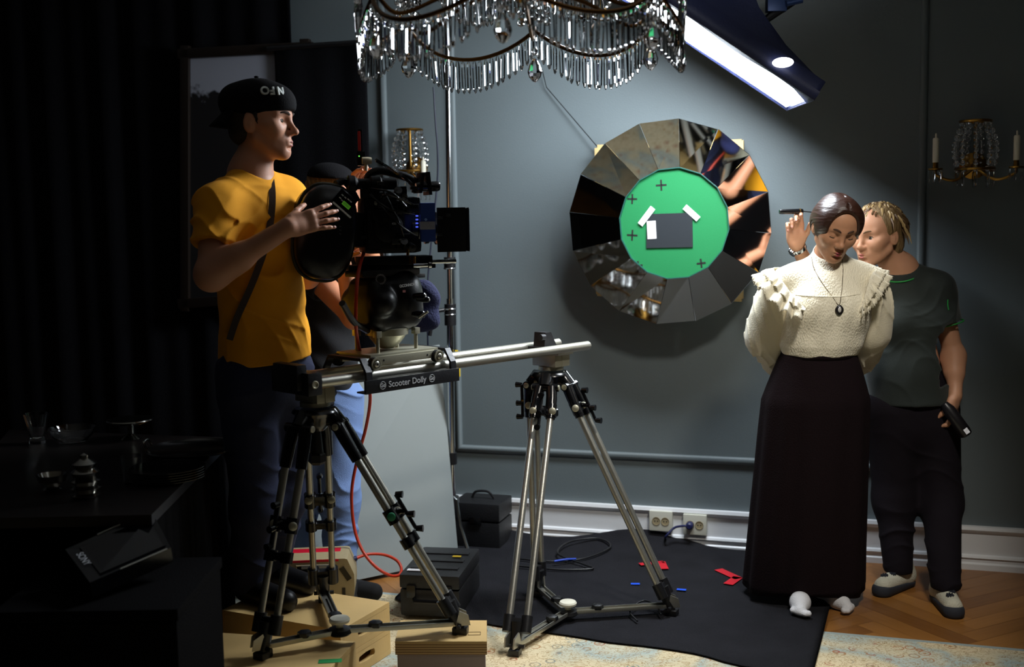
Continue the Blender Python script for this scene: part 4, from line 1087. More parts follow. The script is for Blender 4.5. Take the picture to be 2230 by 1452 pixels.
def board():
    A, B, C, D = at(628, 800, 5.02), at(957, 750, 5.38), fl(999, 1216, .020), fl(628, 1294, .020)
    n = (B - A).cross(D - A).normalized(); n = n if n.y < 0 else -n
    t = Thing('polystyrene_board', 'large pale grey board leaning behind the dolly and tripod', 'board', (C + D) / 2)
    c = (A + B + C + D) / 4
    MB().prism([A, B, C, D], -n * .022).build('panel', mat('grey_board', rgb(124, 130, 128), .75, bump=(30, .05), var=(1.5, .04)), t, 0)
    MB().prism([A * .97 + B * .03 - n * .030, B - n * .030, B - n * .030 + ZUP * -.03, A * .97 + B * .03 - n * .030 - ZUP * .03], -n * .012).build('top_edge_strip', mat('brown_edge', rgb(90, 58, 40), .7), t, 0)
board()
def cstand():
    b = fl(986, 1199, 0.0); t = Thing('light_stand', 'chrome light stand upright beside the grey board and wall moulding', 'stand', b)
    P = lambda py: at(986 + (py - 1199) * .0105, py, b.y)
    MB().cyl(P(690), P(-10), .0125).build('riser_pole', M_chrome, t)
    MB().cyl(P(1180), P(650), .017).build('base_pole', M_chrome, t)
    for py, h in ((560, 26), (662, 46)): MB().cyl(P(py + h), P(py), .027, None, 16).build('collar', M_blk, t)
    mb = MB()
    for py in (572, 672): mb.torus(P(py), ZUP, .0275, .004, 20, 6); mb.torus(P(py + 12), ZUP, .0275, .003, 20, 6)
    mb.build('collar_ring', M_chrome, t)
    MB().cyl(P(672), P(672) + Vector((-.075, -.03, -.01)), .009).cyl(P(672) + Vector((-.075, -.03, -.01)), P(672) + Vector((-.095, -.03, -.12)), .009).build('tee_handle', M_blk, t)
    MB().cyl(P(1010), P(985), .024, None, 16).build('leg_collar', M_blk, t)
    for k in range(3):
        a = 2 * PI * k / 3 + 1.05; d = Vector((math.cos(a), math.sin(a), 0)); MB().tube([P(1080), P(1085) + d * .04, b + d * .08 + ZUP * .14, b + d * .17 + ZUP * .013], .010, 8).build('leg', M_chrome, t)
    MB().box(P(775) + Vector((.028, -.01, 0)), (.014, .012, .055)).box(P(808) + Vector((.035, -.01, 0)), (.018, .014, .05), None, .004).build('yellow_clip', mat('yellow_plastic', rgb(214, 180, 20), .5), t)
cstand()
cable('hanging_cable', [at(944, 190, 5.42), at(948, 260, 5.42), at(953, 330, 5.43), at(952, 400, 5.45), at(940, 520, 5.45), at(930, 640, 5.44), at(932, 760, 5.5), at(935, 900, 5.5), at(940, 1100, 5.5)], .004, mat('blue_black_cable', rgb(20, 24, 44), .5), 'thin dark cable hanging down the wall left of the chrome stand')

# ------------------------------------------------------------------ boxes and cases
M_ply = mat('birch_plywood', rgb(206, 172, 112), .55, bump=(30, .08, (1, 10, 1)), var=(6, .14))
def ply_edge():
    m = mat('plywood_edge', rgb(196, 158, 98), .6)
    nt = m.node_tree; N, L = nt.nodes, nt.links; tc = N.new('ShaderNodeTexCoord'); w = N.new('ShaderNodeTexWave'); w.bands_direction = 'Z'; w.inputs['Scale'].default_value = 38; w.inputs['Distortion'].default_value = .4
    L.new(tc.outputs['Object'], w.inputs['Vector']); r = N.new('ShaderNodeValToRGB'); r.color_ramp.elements[0].color = rgb(120, 82, 40); r.color_ramp.elements[1].color = rgb(206, 170, 112); L.new(w.outputs['Fac'], r.inputs[0]); L.new(r.outputs[0], N['Principled BSDF'].inputs['Base Color']); return m
M_edge = ply_edge()
def apple_box(c, x, L, Wd, z0, z1, label, group='wooden apple boxes', slots=True):
    """x = long direction"""
    x = Vector(x).normalized(); y = Vector((-x.y, x.x, 0)); R = (x, y, ZUP); c = Vector((c[0], c[1], z0)); h = z1 - z0
    t = Thing('apple_box', label, 'wooden box', c, group)
    th = .018
    MB().box(c + ZUP * (h - th / 2), (L, Wd, th), R, .0015).build('top', M_ply, t, 0)
    MB().box(c + ZUP * th / 2, (L, Wd, th), R, .0015).build('bottom', M_ply, t, 0)
    for s_ in (-1, 1): MB().box(c + y * (s_ * (Wd / 2 - th / 2)) + ZUP * h / 2, (L - .001, th, h - 2 * th), R).build('side', M_ply, t, 0)
    for s_ in (-1, 1):
        e = c + x * (s_ * (L / 2 - th / 2)) + ZUP * h / 2; hw, hh = .05, .016; W2, H2 = Wd / 2 - th, h / 2 - th
        # end panel with a rounded hand slot: ring of quads between slot and rectangle
        m = 32; V = []; F = []
        for q in (-1, 1):
            for k in range(m):
                a = 2 * PI * k / m; ca_, sa_ = math.cos(a), math.sin(a)
                f_ = max(abs(ca_), abs(sa_)); V.append(e + y * (W2 * ca_ / f_) + ZUP * (H2 * sa_ / f_) + x * (q * th / 2))
            for k in range(m):
                a = 2 * PI * k / m; ca_, sa_ = math.cos(a), math.sin(a); f_ = max(abs(ca_), abs(sa_)); X_, Z_ = ca_ / f_, sa_ / f_
                px_ = max(-1, min(1, X_ * 1.0)) * (hw - hh); pz = 0.0
                V.append(e + y * (px_ + hh * ca_) + ZUP * (hh * sa_) + x * (q * th / 2))
        for k in range(m):
            k2 = (k + 1) % m
            F += [(k, k2, m + k2, m + k), (2 * m + k, 3 * m + k, 3 * m + k2, 2 * m + k2), (m + k, m + k2, 3 * m + k2, 3 * m + k)]
        finish('end_panel', V, F, M_ply, t, 0)
        MB().box(e - x * (s_ * .03), (.004, Wd * .8, h * .6), R).build('slot_shadow', M_blkcloth, t, 0) if False else None
    return t
P1, P2 = fl(848, 1310, BOXZ), fl(737, 1374, BOXZ); dS = (P2 - P1); dS.z = 0; dS.normalize(); dL = Vector((-dS.y, dS.x, 0)); dL = dL if dL.x < 0 else -dL
cA = P1 + dS * .1525 + dL * .25
apple_box((cA.x, cA.y), dL, .50, .305, .009, .1035, 'lower wooden box with hand slot, beneath the near tripod')
apple_box((cA.x, cA.y), dL, .50, .305, .104, BOXZ - .0005, 'upper wooden box with hand slot, right under the white hub knob')
apple_box((-.80, 3.50), (1, -.22, 0), .50, .305, .009, BOXZ - .0005, 'wooden box under the left front foot of the near tripod')
qs = [fl(x, y, BOXZ) for x, y in ((860, 1396), (1060, 1396), (1060, 1350), (872, 1350))]
t = Thing('plywood_block', 'thick plywood block under the right foot of the near tripod', 'wooden block', (sum(qs, Vector()) / 4) * 1.0)
t.loc.z = .155; t.o.location.z = .155
cq = sum(qs, Vector()) / 4
MB().prism([Vector((p.x, p.y, .155)) for p in qs], ZUP * (.0445 - .004)).build('core', M_edge, t, 0)
MB().prism([Vector((p.x, p.y, .1955)) for p in qs], ZUP * .004).build('top_veneer', M_ply, t, 0)
b = MB(); sq = fl(1033, 1379, BOXZ + .0004)
for a, c_ in (((-.02, -.013), (.02, -.013)), ((.02, -.013), (.02, .013)), ((.02, .013), (-.02, .013)), ((-.02, .013), (-.02, -.013))):
    b.cyl(sq + Vector((a[0], a[1], 0)), sq + Vector((c_[0], c_[1], 0)), .0008, None, 6)
b.build('pencil_square', mat('pencil', rgb(96, 74, 44), .8), t)
inn = [cq + (p - cq) * .96 for p in qs]
t = Thing('pale_box', 'pale flat-sided box underneath the plywood block', 'box', Vector((cq.x, cq.y, .009)))
MB().prism([Vector((p.x, p.y, .009)) for p in inn], ZUP * .1455).build('carton', mat('pale_carton', rgb(160, 142, 136), .7), t, 0)
lb = fl(1030, 1438, .13)
MB().box(Vector((lb.x, qs[0].y + .0035, .125)), (.055, .002, .03)).build('printed_label', mat('label_wood', rgb(214, 190, 140), .6), t)
tape('tape_mark', [(700, 1440), (738, 1438)], .03, mat('green_tape', rgb(20, 140, 70), .6), 'green tape patch on the wooden box at the bottom of the picture', BOXZ + .0004)

def hard_case(loc, x, size, label, m, parts):
    x = Vector(x).normalized(); y = Vector((-x.y, x.x, 0)); y = y if y.y > 0 else -y
    R = (x, y, ZUP); c = Vector(loc); t = Thing('equipment_case' if m is not M_tan else 'tool_case', label, 'case', c)
    L_, D_, H2 = size
    MB().box(c + ZUP * (H2 * .32), (L_, D_, H2 * .64), R, .012).build('case_base', m, t)
    MB().box(c + ZUP * (H2 * .83), (L_ * 1.01, D_ * 1.01, H2 * .33), R, .012).build('lid', m, t)
    return t, c, R
M_tan = mat('tan_plastic', rgb(160, 144, 108), .5, bump=(90, .1))
M_pel = mat('black_resin', rgb(22, 22, 24), .5, bump=(120, .12))
# black case on the floor with stickers
fL, fR = fl(872, 1340, .02), fl(1002, 1346, .02); xx = (fR - fL); yy = Vector((-xx.y, xx.x, 0)).normalized(); Wc = xx.length; 
cc = (fL + fR) / 2 + yy * .19; cc.z = .021
t, c, R = hard_case(cc, xx, (Wc, .38, .165), 'black hard case with white and yellow stickers, right of orange loop', M_pel, None)
for q in (-.3, .3): MB().box(c + R[0] * (Wc * q) - R[1] * .195 + ZUP * .10, (.035, .014, .05), R, .003).build('latch', M_blkgloss, t)
MB().tube([c - R[1] * .195 - R[0] * .06 + ZUP * .07, c - R[1] * .225 - R[0] * .05 + ZUP * .07, c - R[1] * .225 + R[0] * .05 + ZUP * .07, c - R[1] * .195 + R[0] * .06 + ZUP * .07], .009, 8).build('handle', M_blkgloss, t)
for k in range(3): MB().box(c + R[1] * (-.1 + .1 * k) + ZUP * .166, (Wc * .8, .03, .006), R, .002).build('lid_rib', M_pel, t)
MB().box(c + R[0] * -.05 + R[1] * -.14 + ZUP * .168, (.10, .022, .002), R).build('white_sticker', M_tp if 'M_tp' in globals() else mat('white_tape', rgb(226, 226, 230), .7), t)
MB().box(c + R[0] * .055 + R[1] * .05 + ZUP * .1695, (.035, .018, .002), R).build('yellow_sticker', mat('yellow_plastic', rgb(214, 180, 20), .5), t)
# black flat case and tan case stacked behind the tripod
k0, k1 = fl(618, 1375, .02), fl(772, 1368, .02); kx = k1 - k0; ky = Vector((-kx.y, kx.x, 0)).normalized()
kc = (k0 + k1) / 2 + ky * .11; kc.z = .010
t, c, R = hard_case(kc, kx, (kx.length * 1.02, .21, .125), 'flat black case lying beneath the tan tool case', M_pel, None)
for q in (-.3, .3): MB().box(c + R[0] * (kx.length * q) - R[1] * .11 + ZUP * .075, (.03, .012, .04), R, .003).build('latch', M_blkgloss, t)
tcx = kc + ZUP * .1265
t = Thing('tool_case', 'tan plastic tool case with a red strip along its top', 'case', tcx)
Lk = kx.length; R = (kx.normalized(), ky, ZUP); C0 = lambda a, b, z: tcx + R[0] * a + R[1] * b + ZUP * z
pr = [(-.5, 0), (.5, 0), (.515, .03), (.515, .085), (.42, .145), (.38, .148), (-.46, .148), (-.5, .13)]
hole = [(-.30, .128), (.22, .128), (.19, .075), (.14, .062), (-.24, .062), (-.29, .075)]
MB().prism([C0(a * Lk, -.085, z) for a, z in pr], R[1] * .17).build('shell', M_tan, t, .4)
b = MB()
MB().prism([C0(a * Lk, -.0862, z) for a, z in hole], R[1] * .002).build('handle_recess', M_blkgloss, t, 0)
MB().tube([C0(a * Lk, -.087, z) for a, z in hole], .004, 6, True).build('recess_rim', M_tan, t)
MB().box(C0(-.04 * Lk, -.089, .122), (.10, .006, .014), R, .002).build('handle_bar', mat('grey_handle', rgb(136, 138, 140), .4), t)
MB().prism([C0(-.40 * Lk, -.0868, .147), C0(.30 * Lk, -.0868, .147), C0(.30 * Lk, -.0868, .139), C0(-.40 * Lk, -.0868, .139)], R[1] * .15 + ZUP * .0015).build('red_strip', mat('red_strip', rgb(206, 16, 44), .4), t, 0)
a, b2 = C0(.32 * Lk, -.0868, .12), C0(.46 * Lk, -.0868, .06); MB().box((a + b2) / 2, ((b2 - a).length * .8, .002, .02), ((b2 - a).normalized(), R[1], (b2 - a).normalized().cross(R[1])), 0).build('corner_vent', M_blkgloss, t)
for q in (-.38, -.02, .36): MB().box(C0(q * Lk, -.0868, .02), (.012, .004, .03), R, .001).build('hinge', M_blk, t)
# black case against the wall
e0 = fl(1000, 1200, .02); 
t, c, R = hard_case(at(1052, 1198, 5.36) + Vector((0, 0, 0)), WD, (.235, .20, .255), 'tall black case against the wall behind the far tripod', M_pel, None)
z_ = c.z; 
MB().tube(spline([c + R[0] * -.05 + ZUP * .255, c + R[0] * -.03 + ZUP * .285, c + R[0] * .03 + ZUP * .288, c + R[0] * .06 + ZUP * .258], 6), .006, 8).build('handle', M_blk, t)
MB().box(c - R[1] * .103 + ZUP * .17, (.06, .01, .035), R, .003).build('latch', M_blkgloss, t)
# cables lying on the carpet
zc = MATZ + .008
M_cab = mat('black_cable', rgb(14, 14, 16), .45)
cable('floor_cable', [fl(1120, 1215, zc), fl(1200, 1222, zc), fl(1275, 1215, zc), fl(1330, 1190, zc), fl(1300, 1172, zc + .01), fl(1240, 1180, zc + .01), fl(1215, 1205, zc + .012), fl(1270, 1228, zc + .004), fl(1290, 1238, zc), fl(1220, 1240, zc), fl(1130, 1232, zc)], .0045, M_cab, 'black cable coiled on the carpet behind the far tripod')
cable('floor_cable', [fl(1207, 1222, zc + .012), fl(1232, 1218, zc + .014), fl(1254, 1217, zc + .01)], .005, mat('blue_cable', rgb(18, 60, 170), .5), 'short blue cable end on the carpet beside the black coil')
cable('floor_cable', [fl(1388, 1352, zc), fl(1372, 1330, zc + .01), fl(1400, 1308, zc + .02), fl(1428, 1318, zc + .02), fl(1440, 1338, zc + .01)], .0035, M_cab, 'thin black cable loop at the right foot of the far tripod')

# ------------------------------------------------------------------ dark table with silverware, monitor on a cart
TZ = .77
tq = [fl(-140, 1130, TZ), fl(330, 1120, TZ), fl(500, 952, TZ), fl(20, 935, TZ)]
tc_ = sum(tq, Vector()) / 4
t = Thing('side_table', 'dark polished table with silverware at the left edge', 'table', Vector((tc_.x, tc_.y, 0)))
M_tbl = mat('dark_lacquer', rgb(18, 13, 12), .35, coat=.2)
MB().prism([p - ZUP * .03 for p in tq], ZUP * .0295).build('table_top', M_tbl, t, 0)
M_shadec = mat('shade_cloth', rgb(9, 8, 9), .95, bump=(200, .4), spec=.05)  # near-black cloth standing in for shade on table and cart
V = []; F = []; nn = 160
for i in range(nn):
    f = i / nn * 4; k = int(f); p = tq[k].lerp(tq[(k + 1) % 4], f - k); p = p.lerp(tc_, .02); w = .012 * math.sin(i * 1.9) + .006 * math.sin(i * .7)
    o_ = (p - tc_).normalized() * w; V += [Vector((p.x, p.y, TZ - .031)), Vector((p.x + o_.x, p.y + o_.y, .012))]
for i in range(nn): j = (i + 1) % nn; F.append((2 * i, 2 * j, 2 * j + 1, 2 * i + 1))
finish('shade_skirt', V, F, M_shadec, t, 4)  # added skirt hides the lit floor, in place of shade under the table
for p in tq:
    q = p.lerp(tc_, .1); MB().cyl(Vector((q.x, q.y, .0095)), Vector((q.x, q.y, TZ - .03)), .016, .026).build('leg', M_tbl, t)
M_sil = mat('tarnished_silver', rgb(150, 148, 142), .16, 1.0)
M_cryst = mat('clear_glass', (.95, .97, .98), .02, trans=1.0, ior=1.45)
def on(px, py): p = fl(px, py, TZ); return p
def one(name, label, cat, o, prof, m, n=32, extra=None, group=None):
    t = Thing(name, label, cat, o, group); MB().lathe(o, ZUP, prof, n).build('vessel' if name != 'silver_tray' else 'tray', m, t); 
    if extra: extra(t, o)
    return t
one('glass_bowl', 'cut glass bowl at the back left of the dark table', 'bowl', on(158, 963), [(0, .001), (.045, .001), (.05, .006), (.075, .03), (.085, .055), (.082, .055), (.07, .03), (.045, .010), (0, .009)], M_cryst)
one('glass_vase', 'tall cut glass vase at the far left of the table', 'vase', on(82, 965), [(0, .001), (.03, .001), (.025, .02), (.035, .07), (.045, .11), (.041, .11), (.03, .07), (.02, .02), (0, .015)], M_cryst)
one('cake_stand', 'gilt rimmed dish standing behind the glass bowl', 'dish', on(285, 955), [(0, .001), (.04, .001), (.012, .02), (.012, .05), (.06, .058), (.085, .07), (.082, .074), (.05, .064), (0, .062)], M_sil)
def tray_h(t, o):
    for s_ in (-1, 1):
        x = Vector((s_, .1, 0)); MB().tube(spline([o + x * .15 + Vector((0, -.03, .012)), o + x * .165 + Vector((0, -.025, .04)), o + x * .165 + Vector((0, .025, .04)), o + x * .15 + Vector((0, .03, .012))], 5), .004, 8).build('handle', M_sil, t)
one('silver_tray', 'oval silver tray with handles at the back right of table', 'tray', on(420, 985), [(0, .002), (.12, .002), (.15, .012), (.158, .016), (.157, .02), (.145, .016), (.118, .006), (0, .006)], M_sil, 40, tray_h)
for k in range(5):
    o = on(365, 1042) + ZUP * (.0075 * k)
    one('silver_plate', ['bottom plate of the silver plate stack', 'second plate from the bottom of the silver stack', 'middle plate of the silver plate stack', 'second plate from the top of the silver stack', 'top plate of the silver plate stack'][k] + ' on the dark table', 'plate', o, [(0, .001), (.075, .001), (.10, .006), (.115, .007), (.115, .0085), (.10, .0075), (.074, .0025), (0, .0025)], M_sil, 36, None, 'stacked silver plates')
one('drinking_glass', 'clear tumbler left of the silver plate stack', 'glass', on(290, 1052), [(0, .001), (.026, .001), (.034, .085), (.032, .085), (.025, .008), (0, .008)], M_cryst, 24)
one('coffee_pot', 'ribbed silver pot at the front of the dark table', 'pot', on(188, 1082), [(0, .001), (.035, .001), (.04, .008), (.03, .014), (.045, .03), (.03, .036), (.043, .05), (.03, .056), (.04, .075), (.028, .085), (.036, .10), (.012, .115), (.014, .125), (0, .13)], M_sil)
one('sugar_bowl', 'small silver bowl left of the ribbed pot', 'bowl', on(115, 1068), [(0, .001), (.025, .001), (.028, .006), (.018, .012), (.04, .03), (.045, .05), (.042, .05), (.03, .025), (0, .018)], M_sil)
# monitor lying on an equipment cart
mq = [at(142, 1196, 2.95), at(330, 1112, 3.12), at(372, 1192, 3.0), at(196, 1268, 2.80)]
mc = sum(mq, Vector()) / 4; mx_ = (mq[1] - mq[0]).normalized(); mn = mx_.cross(mq[3] - mq[0]).normalized(); mn = mn if mn.z > 0 else -mn; my = mn.cross(mx_)
ct = Thing('equipment_cart', 'black equipment cart under the monitor at the lower left', 'cart', Vector((mc.x, mc.y, 0)))
topz = min(p.z for p in mq) - .07
MB().box(Vector((mc.x - .02, mc.y, topz)), (.46, .44, .03), None, .004).build('shelf', M_shadec, ct)
MB().box(Vector((mc.x - .02, mc.y, .2)), (.46, .44, .03), None, .004).build('shelf', M_wornblk, ct)
MB().box(Vector((mc.x - .02, mc.y, (topz + .2) / 2)), (.45, .43, topz - .24), None, .004).build('shade_block', M_shadec, ct)  # added dark block, keeps the floor under the cart from showing lit
for a in (-.2, .2):
    for b_ in (-.19, .19):
        MB().cyl(Vector((mc.x - .02 + a, mc.y + b_, .05)), Vector((mc.x - .02 + a, mc.y + b_, topz)), .012).build('post', M_blk, ct)
        MB().cyl(Vector((mc.x - .02 + a - .012, mc.y + b_, .0395)), Vector((mc.x - .02 + a + .012, mc.y + b_, .0395)), .03).build('wheel', M_rub, ct)
t = Thing('video_monitor', 'black video monitor lying tilted on the cart', 'monitor', mc - mn * .05)
MB().prism([p - mn * .045 for p in mq], mn * .045).build('housing', M_blkgloss, t, 0)
inner = [mc + (p - mc) * .82 + mx_ * .012 for p in mq]
MB().prism(inner, mn * .0012).build('screen', mat('off_screen', rgb(8, 8, 10), .08), t, 0)
for i, j in ((0, 1), (3, 2)):
    a, b_ = mq[i].lerp(mq[j], .36), mq[i].lerp(mq[j], .95); MB().cyl(a + mn * .001, b_ + mn * .001, .0022, None, 8).build('edge_highlight', M_alu, t)  # highlights along the housing edges, modelled as thin bright rods
to = mq[0].lerp(mq[3], .42) + mx_ * .022 + mn * .0014; td = (mq[3] - mq[0]).normalized()
text_obj('lettering', 'SONY', M_engr, t, to, td, mx_, .026, .0004)
# ------------------------------------------------------------------ people
def skin(name, c, lit=None): return mat(name, c, .5, bump=(240, .05), var=(26, .07), sss=.12, spec=.35)
M_lip = mat('lips', rgb(150, 62, 66), .4); M_brow = mat('brow_hair', rgb(58, 40, 28), .8)
M_eyew = mat('eye_white', rgb(214, 208, 204), .2); M_iris = mat('iris', rgb(62, 56, 46), .15); M_pupil = mat('pupil', rgb(8, 8, 8), .1)
M_nail = mat('nail', rgb(168, 112, 94), .45)
class Head:
    """x = person's right, y = forward, z = up"""
    def __init__(s, c, f, u, k=1.0):
        s.f = Vector(f).normalized(); u = Vector(u); s.u = (u - s.f * u.dot(s.f)).normalized(); s.r = s.f.cross(s.u); s.c = Vector(c); s.k = k
        s.R = (s.r, s.f, s.u)
    def __call__(s, x, y, z): return s.c + (s.r * x + s.f * y + s.u * z) * s.k
    def d(s, x, y, z): return (s.r * x + s.f * y + s.u * z)
    def rot(s, yaw=0, pitch=0):
        """axes turned about up by yaw and about right by pitch"""
        cy, sy = math.cos(yaw), math.sin(yaw); r = s.r * cy + s.f * sy; f = s.f * cy - s.r * sy
        cp, sp = math.cos(pitch), math.sin(pitch); return (r, f * cp + s.u * sp, s.u * cp - f * sp)
def head_sdf(S, H, fem=False, lids='open', jaw=1.0, nose=1.0):
    k = H.k; e = lambda c, r, R=None, kk=.015, op='u': S.ell(H(*c), [q * k for q in r], R or H.R, kk * k, op)
    e((0, -.016, .036), (.0745, .095, .084), None, .02)
    e((0, .030, .030), (.063, .058, .066), None, .03)
    e((0, .030, -.036), (.056 * jaw, .056, .072), None, .03)
    for q in (-1, 1):
        S.cone(H(q * .054 * jaw, .004, -.052), H(q * .018, .066, -.096), .017 * k, .015 * k, .03 * k)
        e((q * .040, .056, -.026), (.024, .026, .024), None, .025)
        e((q * .056, .036, -.012), (.014, .03, .016), None, .02)
    e((0, .072, -.096), (.020 if not fem else .016, .017, .017), None, .02)
    e((0, .068, -.064), (.029, .026, .024), None, .02)
    b = .005 if not fem else .0
    for q in (-1, 1): S.cone(H(q * .010, .080 + b, .020), H(q * .044, .064, .022), .0105 * k, .010 * k, .015 * k)
    for q in (-1, 1): e((q * .031, .094, .003), (.0185, .0155, .0115), H.rot(-q * .25), .012, 's')
    # eyeball-shaped swelling that carries the lids
    for q in (-1, 1):
        if lids == 'down': e((q * .0315, .0690, .0005), (.0155, .0145, .0125), None, .006)
        else: e((q * .0315, .0675, .001), (.0150, .0145, .0120), None, .006); e((q * .0315, .0815, -.0002), (.0110, .010, .0042), H.rot(-q * .25), .003, 's')
    # nose
    S.cone(H(0, .084, .012), H(0, .104 * nose ** .3, -.028), .0075 * k, .0085 * k, .014 * k)
    e((0, .105 * nose ** .3, -.032), (.0105, .011, .0095), None, .010)
    for q in (-1, 1):
        e((q * .0115, .094, -.036), (.0075, .010, .0075), None, .008)
        e((q * .0062, .102, -.0425), (.0036, .005, .0030), None, .003, 's')
    # lips and the groove between
    e((0, .0905, -.0615), (.019, .0075, .0055), None, .008)
    e((0, .0895, -.0715), (.017, .0075, .0065), None, .008)
    e((0, .0985, -.0662), (.0215, .007, .0016), None, .003, 's')
    e((0, .090, -.0815), (.016, .006, .005), None, .008, 's')
    # ears
    for q in (-1, 1):
        R = H.rot(q * .35)
        e((q * .0745, -.012, -.008), (.0085, .0175, .031), R, .008)
        e((q * .0835, -.009, -.006), (.0055, .0095, .019), R, .005, 's')
        e((q * .0775, -.008, -.012), (.005, .005, .010), R, .005)
def face_parts(root, body, H, lids='open', gaze=(0, 0), brow=M_brow, lip=M_lip):
    k = H.k
    for q in (-1, 1):
        c = H(q * .0315, .0680, .0005)
        if lids == 'open':
            gz = (H.f + H.r * gaze[0] + H.u * gaze[1]).normalized()
            ey = MB().ell(c, (.0128 * k,) * 3, None, 20, 14).build('eye', M_eyew, body, 4)
            MB().lathe(c + gz * .0105 * k, gz, [(.0062 * k, 0), (.0058 * k, .0018 * k), (.003 * k, .0024 * k), (0, .0026 * k)], 20).build('iris', M_iris, ey)
            MB().lathe(c + gz * .0122 * k, gz, [(.0028 * k, 0), (.002 * k, .0009 * k), (0, .001 * k)], 14).build('pupil', M_pupil, ey)
            pts = [H(q * (.0315 + .0120 * math.cos(a)), .0805 - .0035 * abs(math.cos(a)), .0015 + .0048 * math.sin(a)) for a in [PI * i / 10 for i in range(11)]]
            MB().tube(pts, .0011 * k, 6).build('eyelashes', M_brow, body, 1)
        else:
            pts = [H(q * .0315 + .0135 * math.cos(a), .0815 - .004 * abs(math.cos(a)) + .0012, -.0045 - .0032 * math.sin(a)) for a in [PI * i / 10 for i in range(11)]]
            MB().tube(pts, .0021 * k, 6).build('eyelashes', M_brow, body, 1)
        by = .005 if brow is M_brow else .001
        pts = [H(q * x, y + by, z) for x, y, z in ((.012, .0915, .0205), (.022, .0900, .0255), (.034, .0835, .0275), (.046, .0720, .0235))]
        MB().tube(spline(pts, 5), [(.0018 + .0022 * math.sin(PI * min(1, .15 + i / 18))) * k for i in range(16)], 6).build('eyebrow', brow, body, 1)
    up = [H(x, y, z) for x, y, z in ((-.0205, .0850, -.0665), (-.010, .0945, -.0630), (-.003, .0972, -.0618), (0, .0968, -.0626), (.003, .0972, -.0618), (.010, .0945, -.0630), (.0205, .0850, -.0665))]
    lo = [H(x, y, z) for x, y, z in ((-.019, .0850, -.0672), (-.009, .0930, -.0715), (0, .0952, -.0728), (.009, .0930, -.0715), (.019, .0850, -.0672))]
    mb = MB(); p = spline(up, 5); mb.tube(p, [.0012 * k + .0026 * k * math.sin(PI * i / (len(p) - 1)) for i in range(len(p))], 8)
    p = spline(lo, 6); mb.tube(p, [.0012 * k + .0034 * k * math.sin(PI * i / (len(p) - 1)) for i in range(len(p))], 8)
    mb.build('lips', lip, body, 1)
def hand_sdf(S, wrist, d, pn, thumb, k=1.0, curl=((.15, .2, .15),) * 4, spread=.06, tcurl=.3, tout=.7, nails=None):
    """d: towards the fingers, pn: the way the palm faces, thumb: side the thumb is on"""
    d = Vector(d).normalized(); pn = Vector(pn); pn = (pn - d * pn.dot(d)).normalized(); th = d.cross(pn); th = th if th.dot(Vector(thumb)) > 0 else -th
    w = Vector(wrist); R = (th, d, pn)
    q = lambda a, b, c: w + (th * a + d * b + pn * c) * k
    S.box(q(.001, .052, 0), [.036 * k, .044 * k, .0115 * k], R, .010 * k, .012)
    S.cone(w, q(0, .03, 0), .025 * k, .024 * k, .02, sq=(pn, 1.35))
    S.ell(q(.022, .03, .010), [.017 * k, .028 * k, .013 * k], R, .012)
    S.ell(q(-.022, .035, .007), [.013 * k, .03 * k, .011 * k], R, .012)
    tips = []
    for i, (x, L, r) in enumerate(((.0285, .92, .0088), (.0095, 1.0, .0091), (-.0095, .94, .0087), (-.0275, .76, .0077))):
        p = q(x, .092 - (.004 if i in (0, 2) else 0) - (.012 if i == 3 else 0), 0); a = 0; s_ = (x / .028) * spread
        pts = [p - d * .012 * k, p]; dirb = (d + th * s_).normalized()
        for j, l in enumerate((.044, .027, .022)):
            a += curl[i][j]; dd = dirb * math.cos(a) + pn * math.sin(a); p = p + dd * (l * L * k); pts.append(p)
        rs = [r * k * 1.05, r * k * 1.08, r * k * .98, r * k * .9, r * k * .72]
        for j in range(4): S.cone(pts[j], pts[j + 1], rs[j], rs[j + 1], .0035 if j else .008)
        tips.append((p, dd, (pn * math.cos(a) - dirb * math.sin(a))))
    p0 = q(.024, .018, .006); d1 = (d * (1 - tout * .45) + th * tout + pn * .35).normalized(); p1 = p0 + d1 * .040 * k; d2 = (d1 + (d * .5 + pn * .6 - th * .35) * tcurl).normalized(); p2 = p1 + d2 * .032 * k; d3 = (d2 + (pn * .6 - th * .3) * tcurl).normalized(); p3 = p2 + d3 * .025 * k
    for a, b, ra, rb, kk in ((p0, p1, .0135, .011, .012), (p1, p2, .0105, .0098, .005), (p2, p3, .0098, .0078, .004)): S.cone(a, b, ra * k, rb * k, kk)
    tips.append((p3, d3, -th))
    return tips
def nails(body, tips, k=1.0):
    for p, dd, pn in tips[:4]:
        y = dd; n = -pn.normalized(); x = y.cross(n)
        MB().ell(p - y * .0005 * k + n * .0052 * k, (.0048 * k, .0062 * k, .0016 * k), (x, y, n), 10, 6).build('fingernail', M_nail, body, 4)
def folds(*waves):
    """waves: (amplitude, kx, ky, kz, phase[, gate fn])"""
    def f(P):
        r = np.zeros(len(P), np.float32)
        for w in waves:
            v = np.sin(P[:, 0] * w[1] + P[:, 1] * w[2] + P[:, 2] * w[3] + w[4] + 1.3 * np.sin(P[:, 0] * 9 + P[:, 2] * 7 + w[4]))
            r += w[0] * v * (w[5](P) if len(w) > 5 else 1)
        return r
    return f
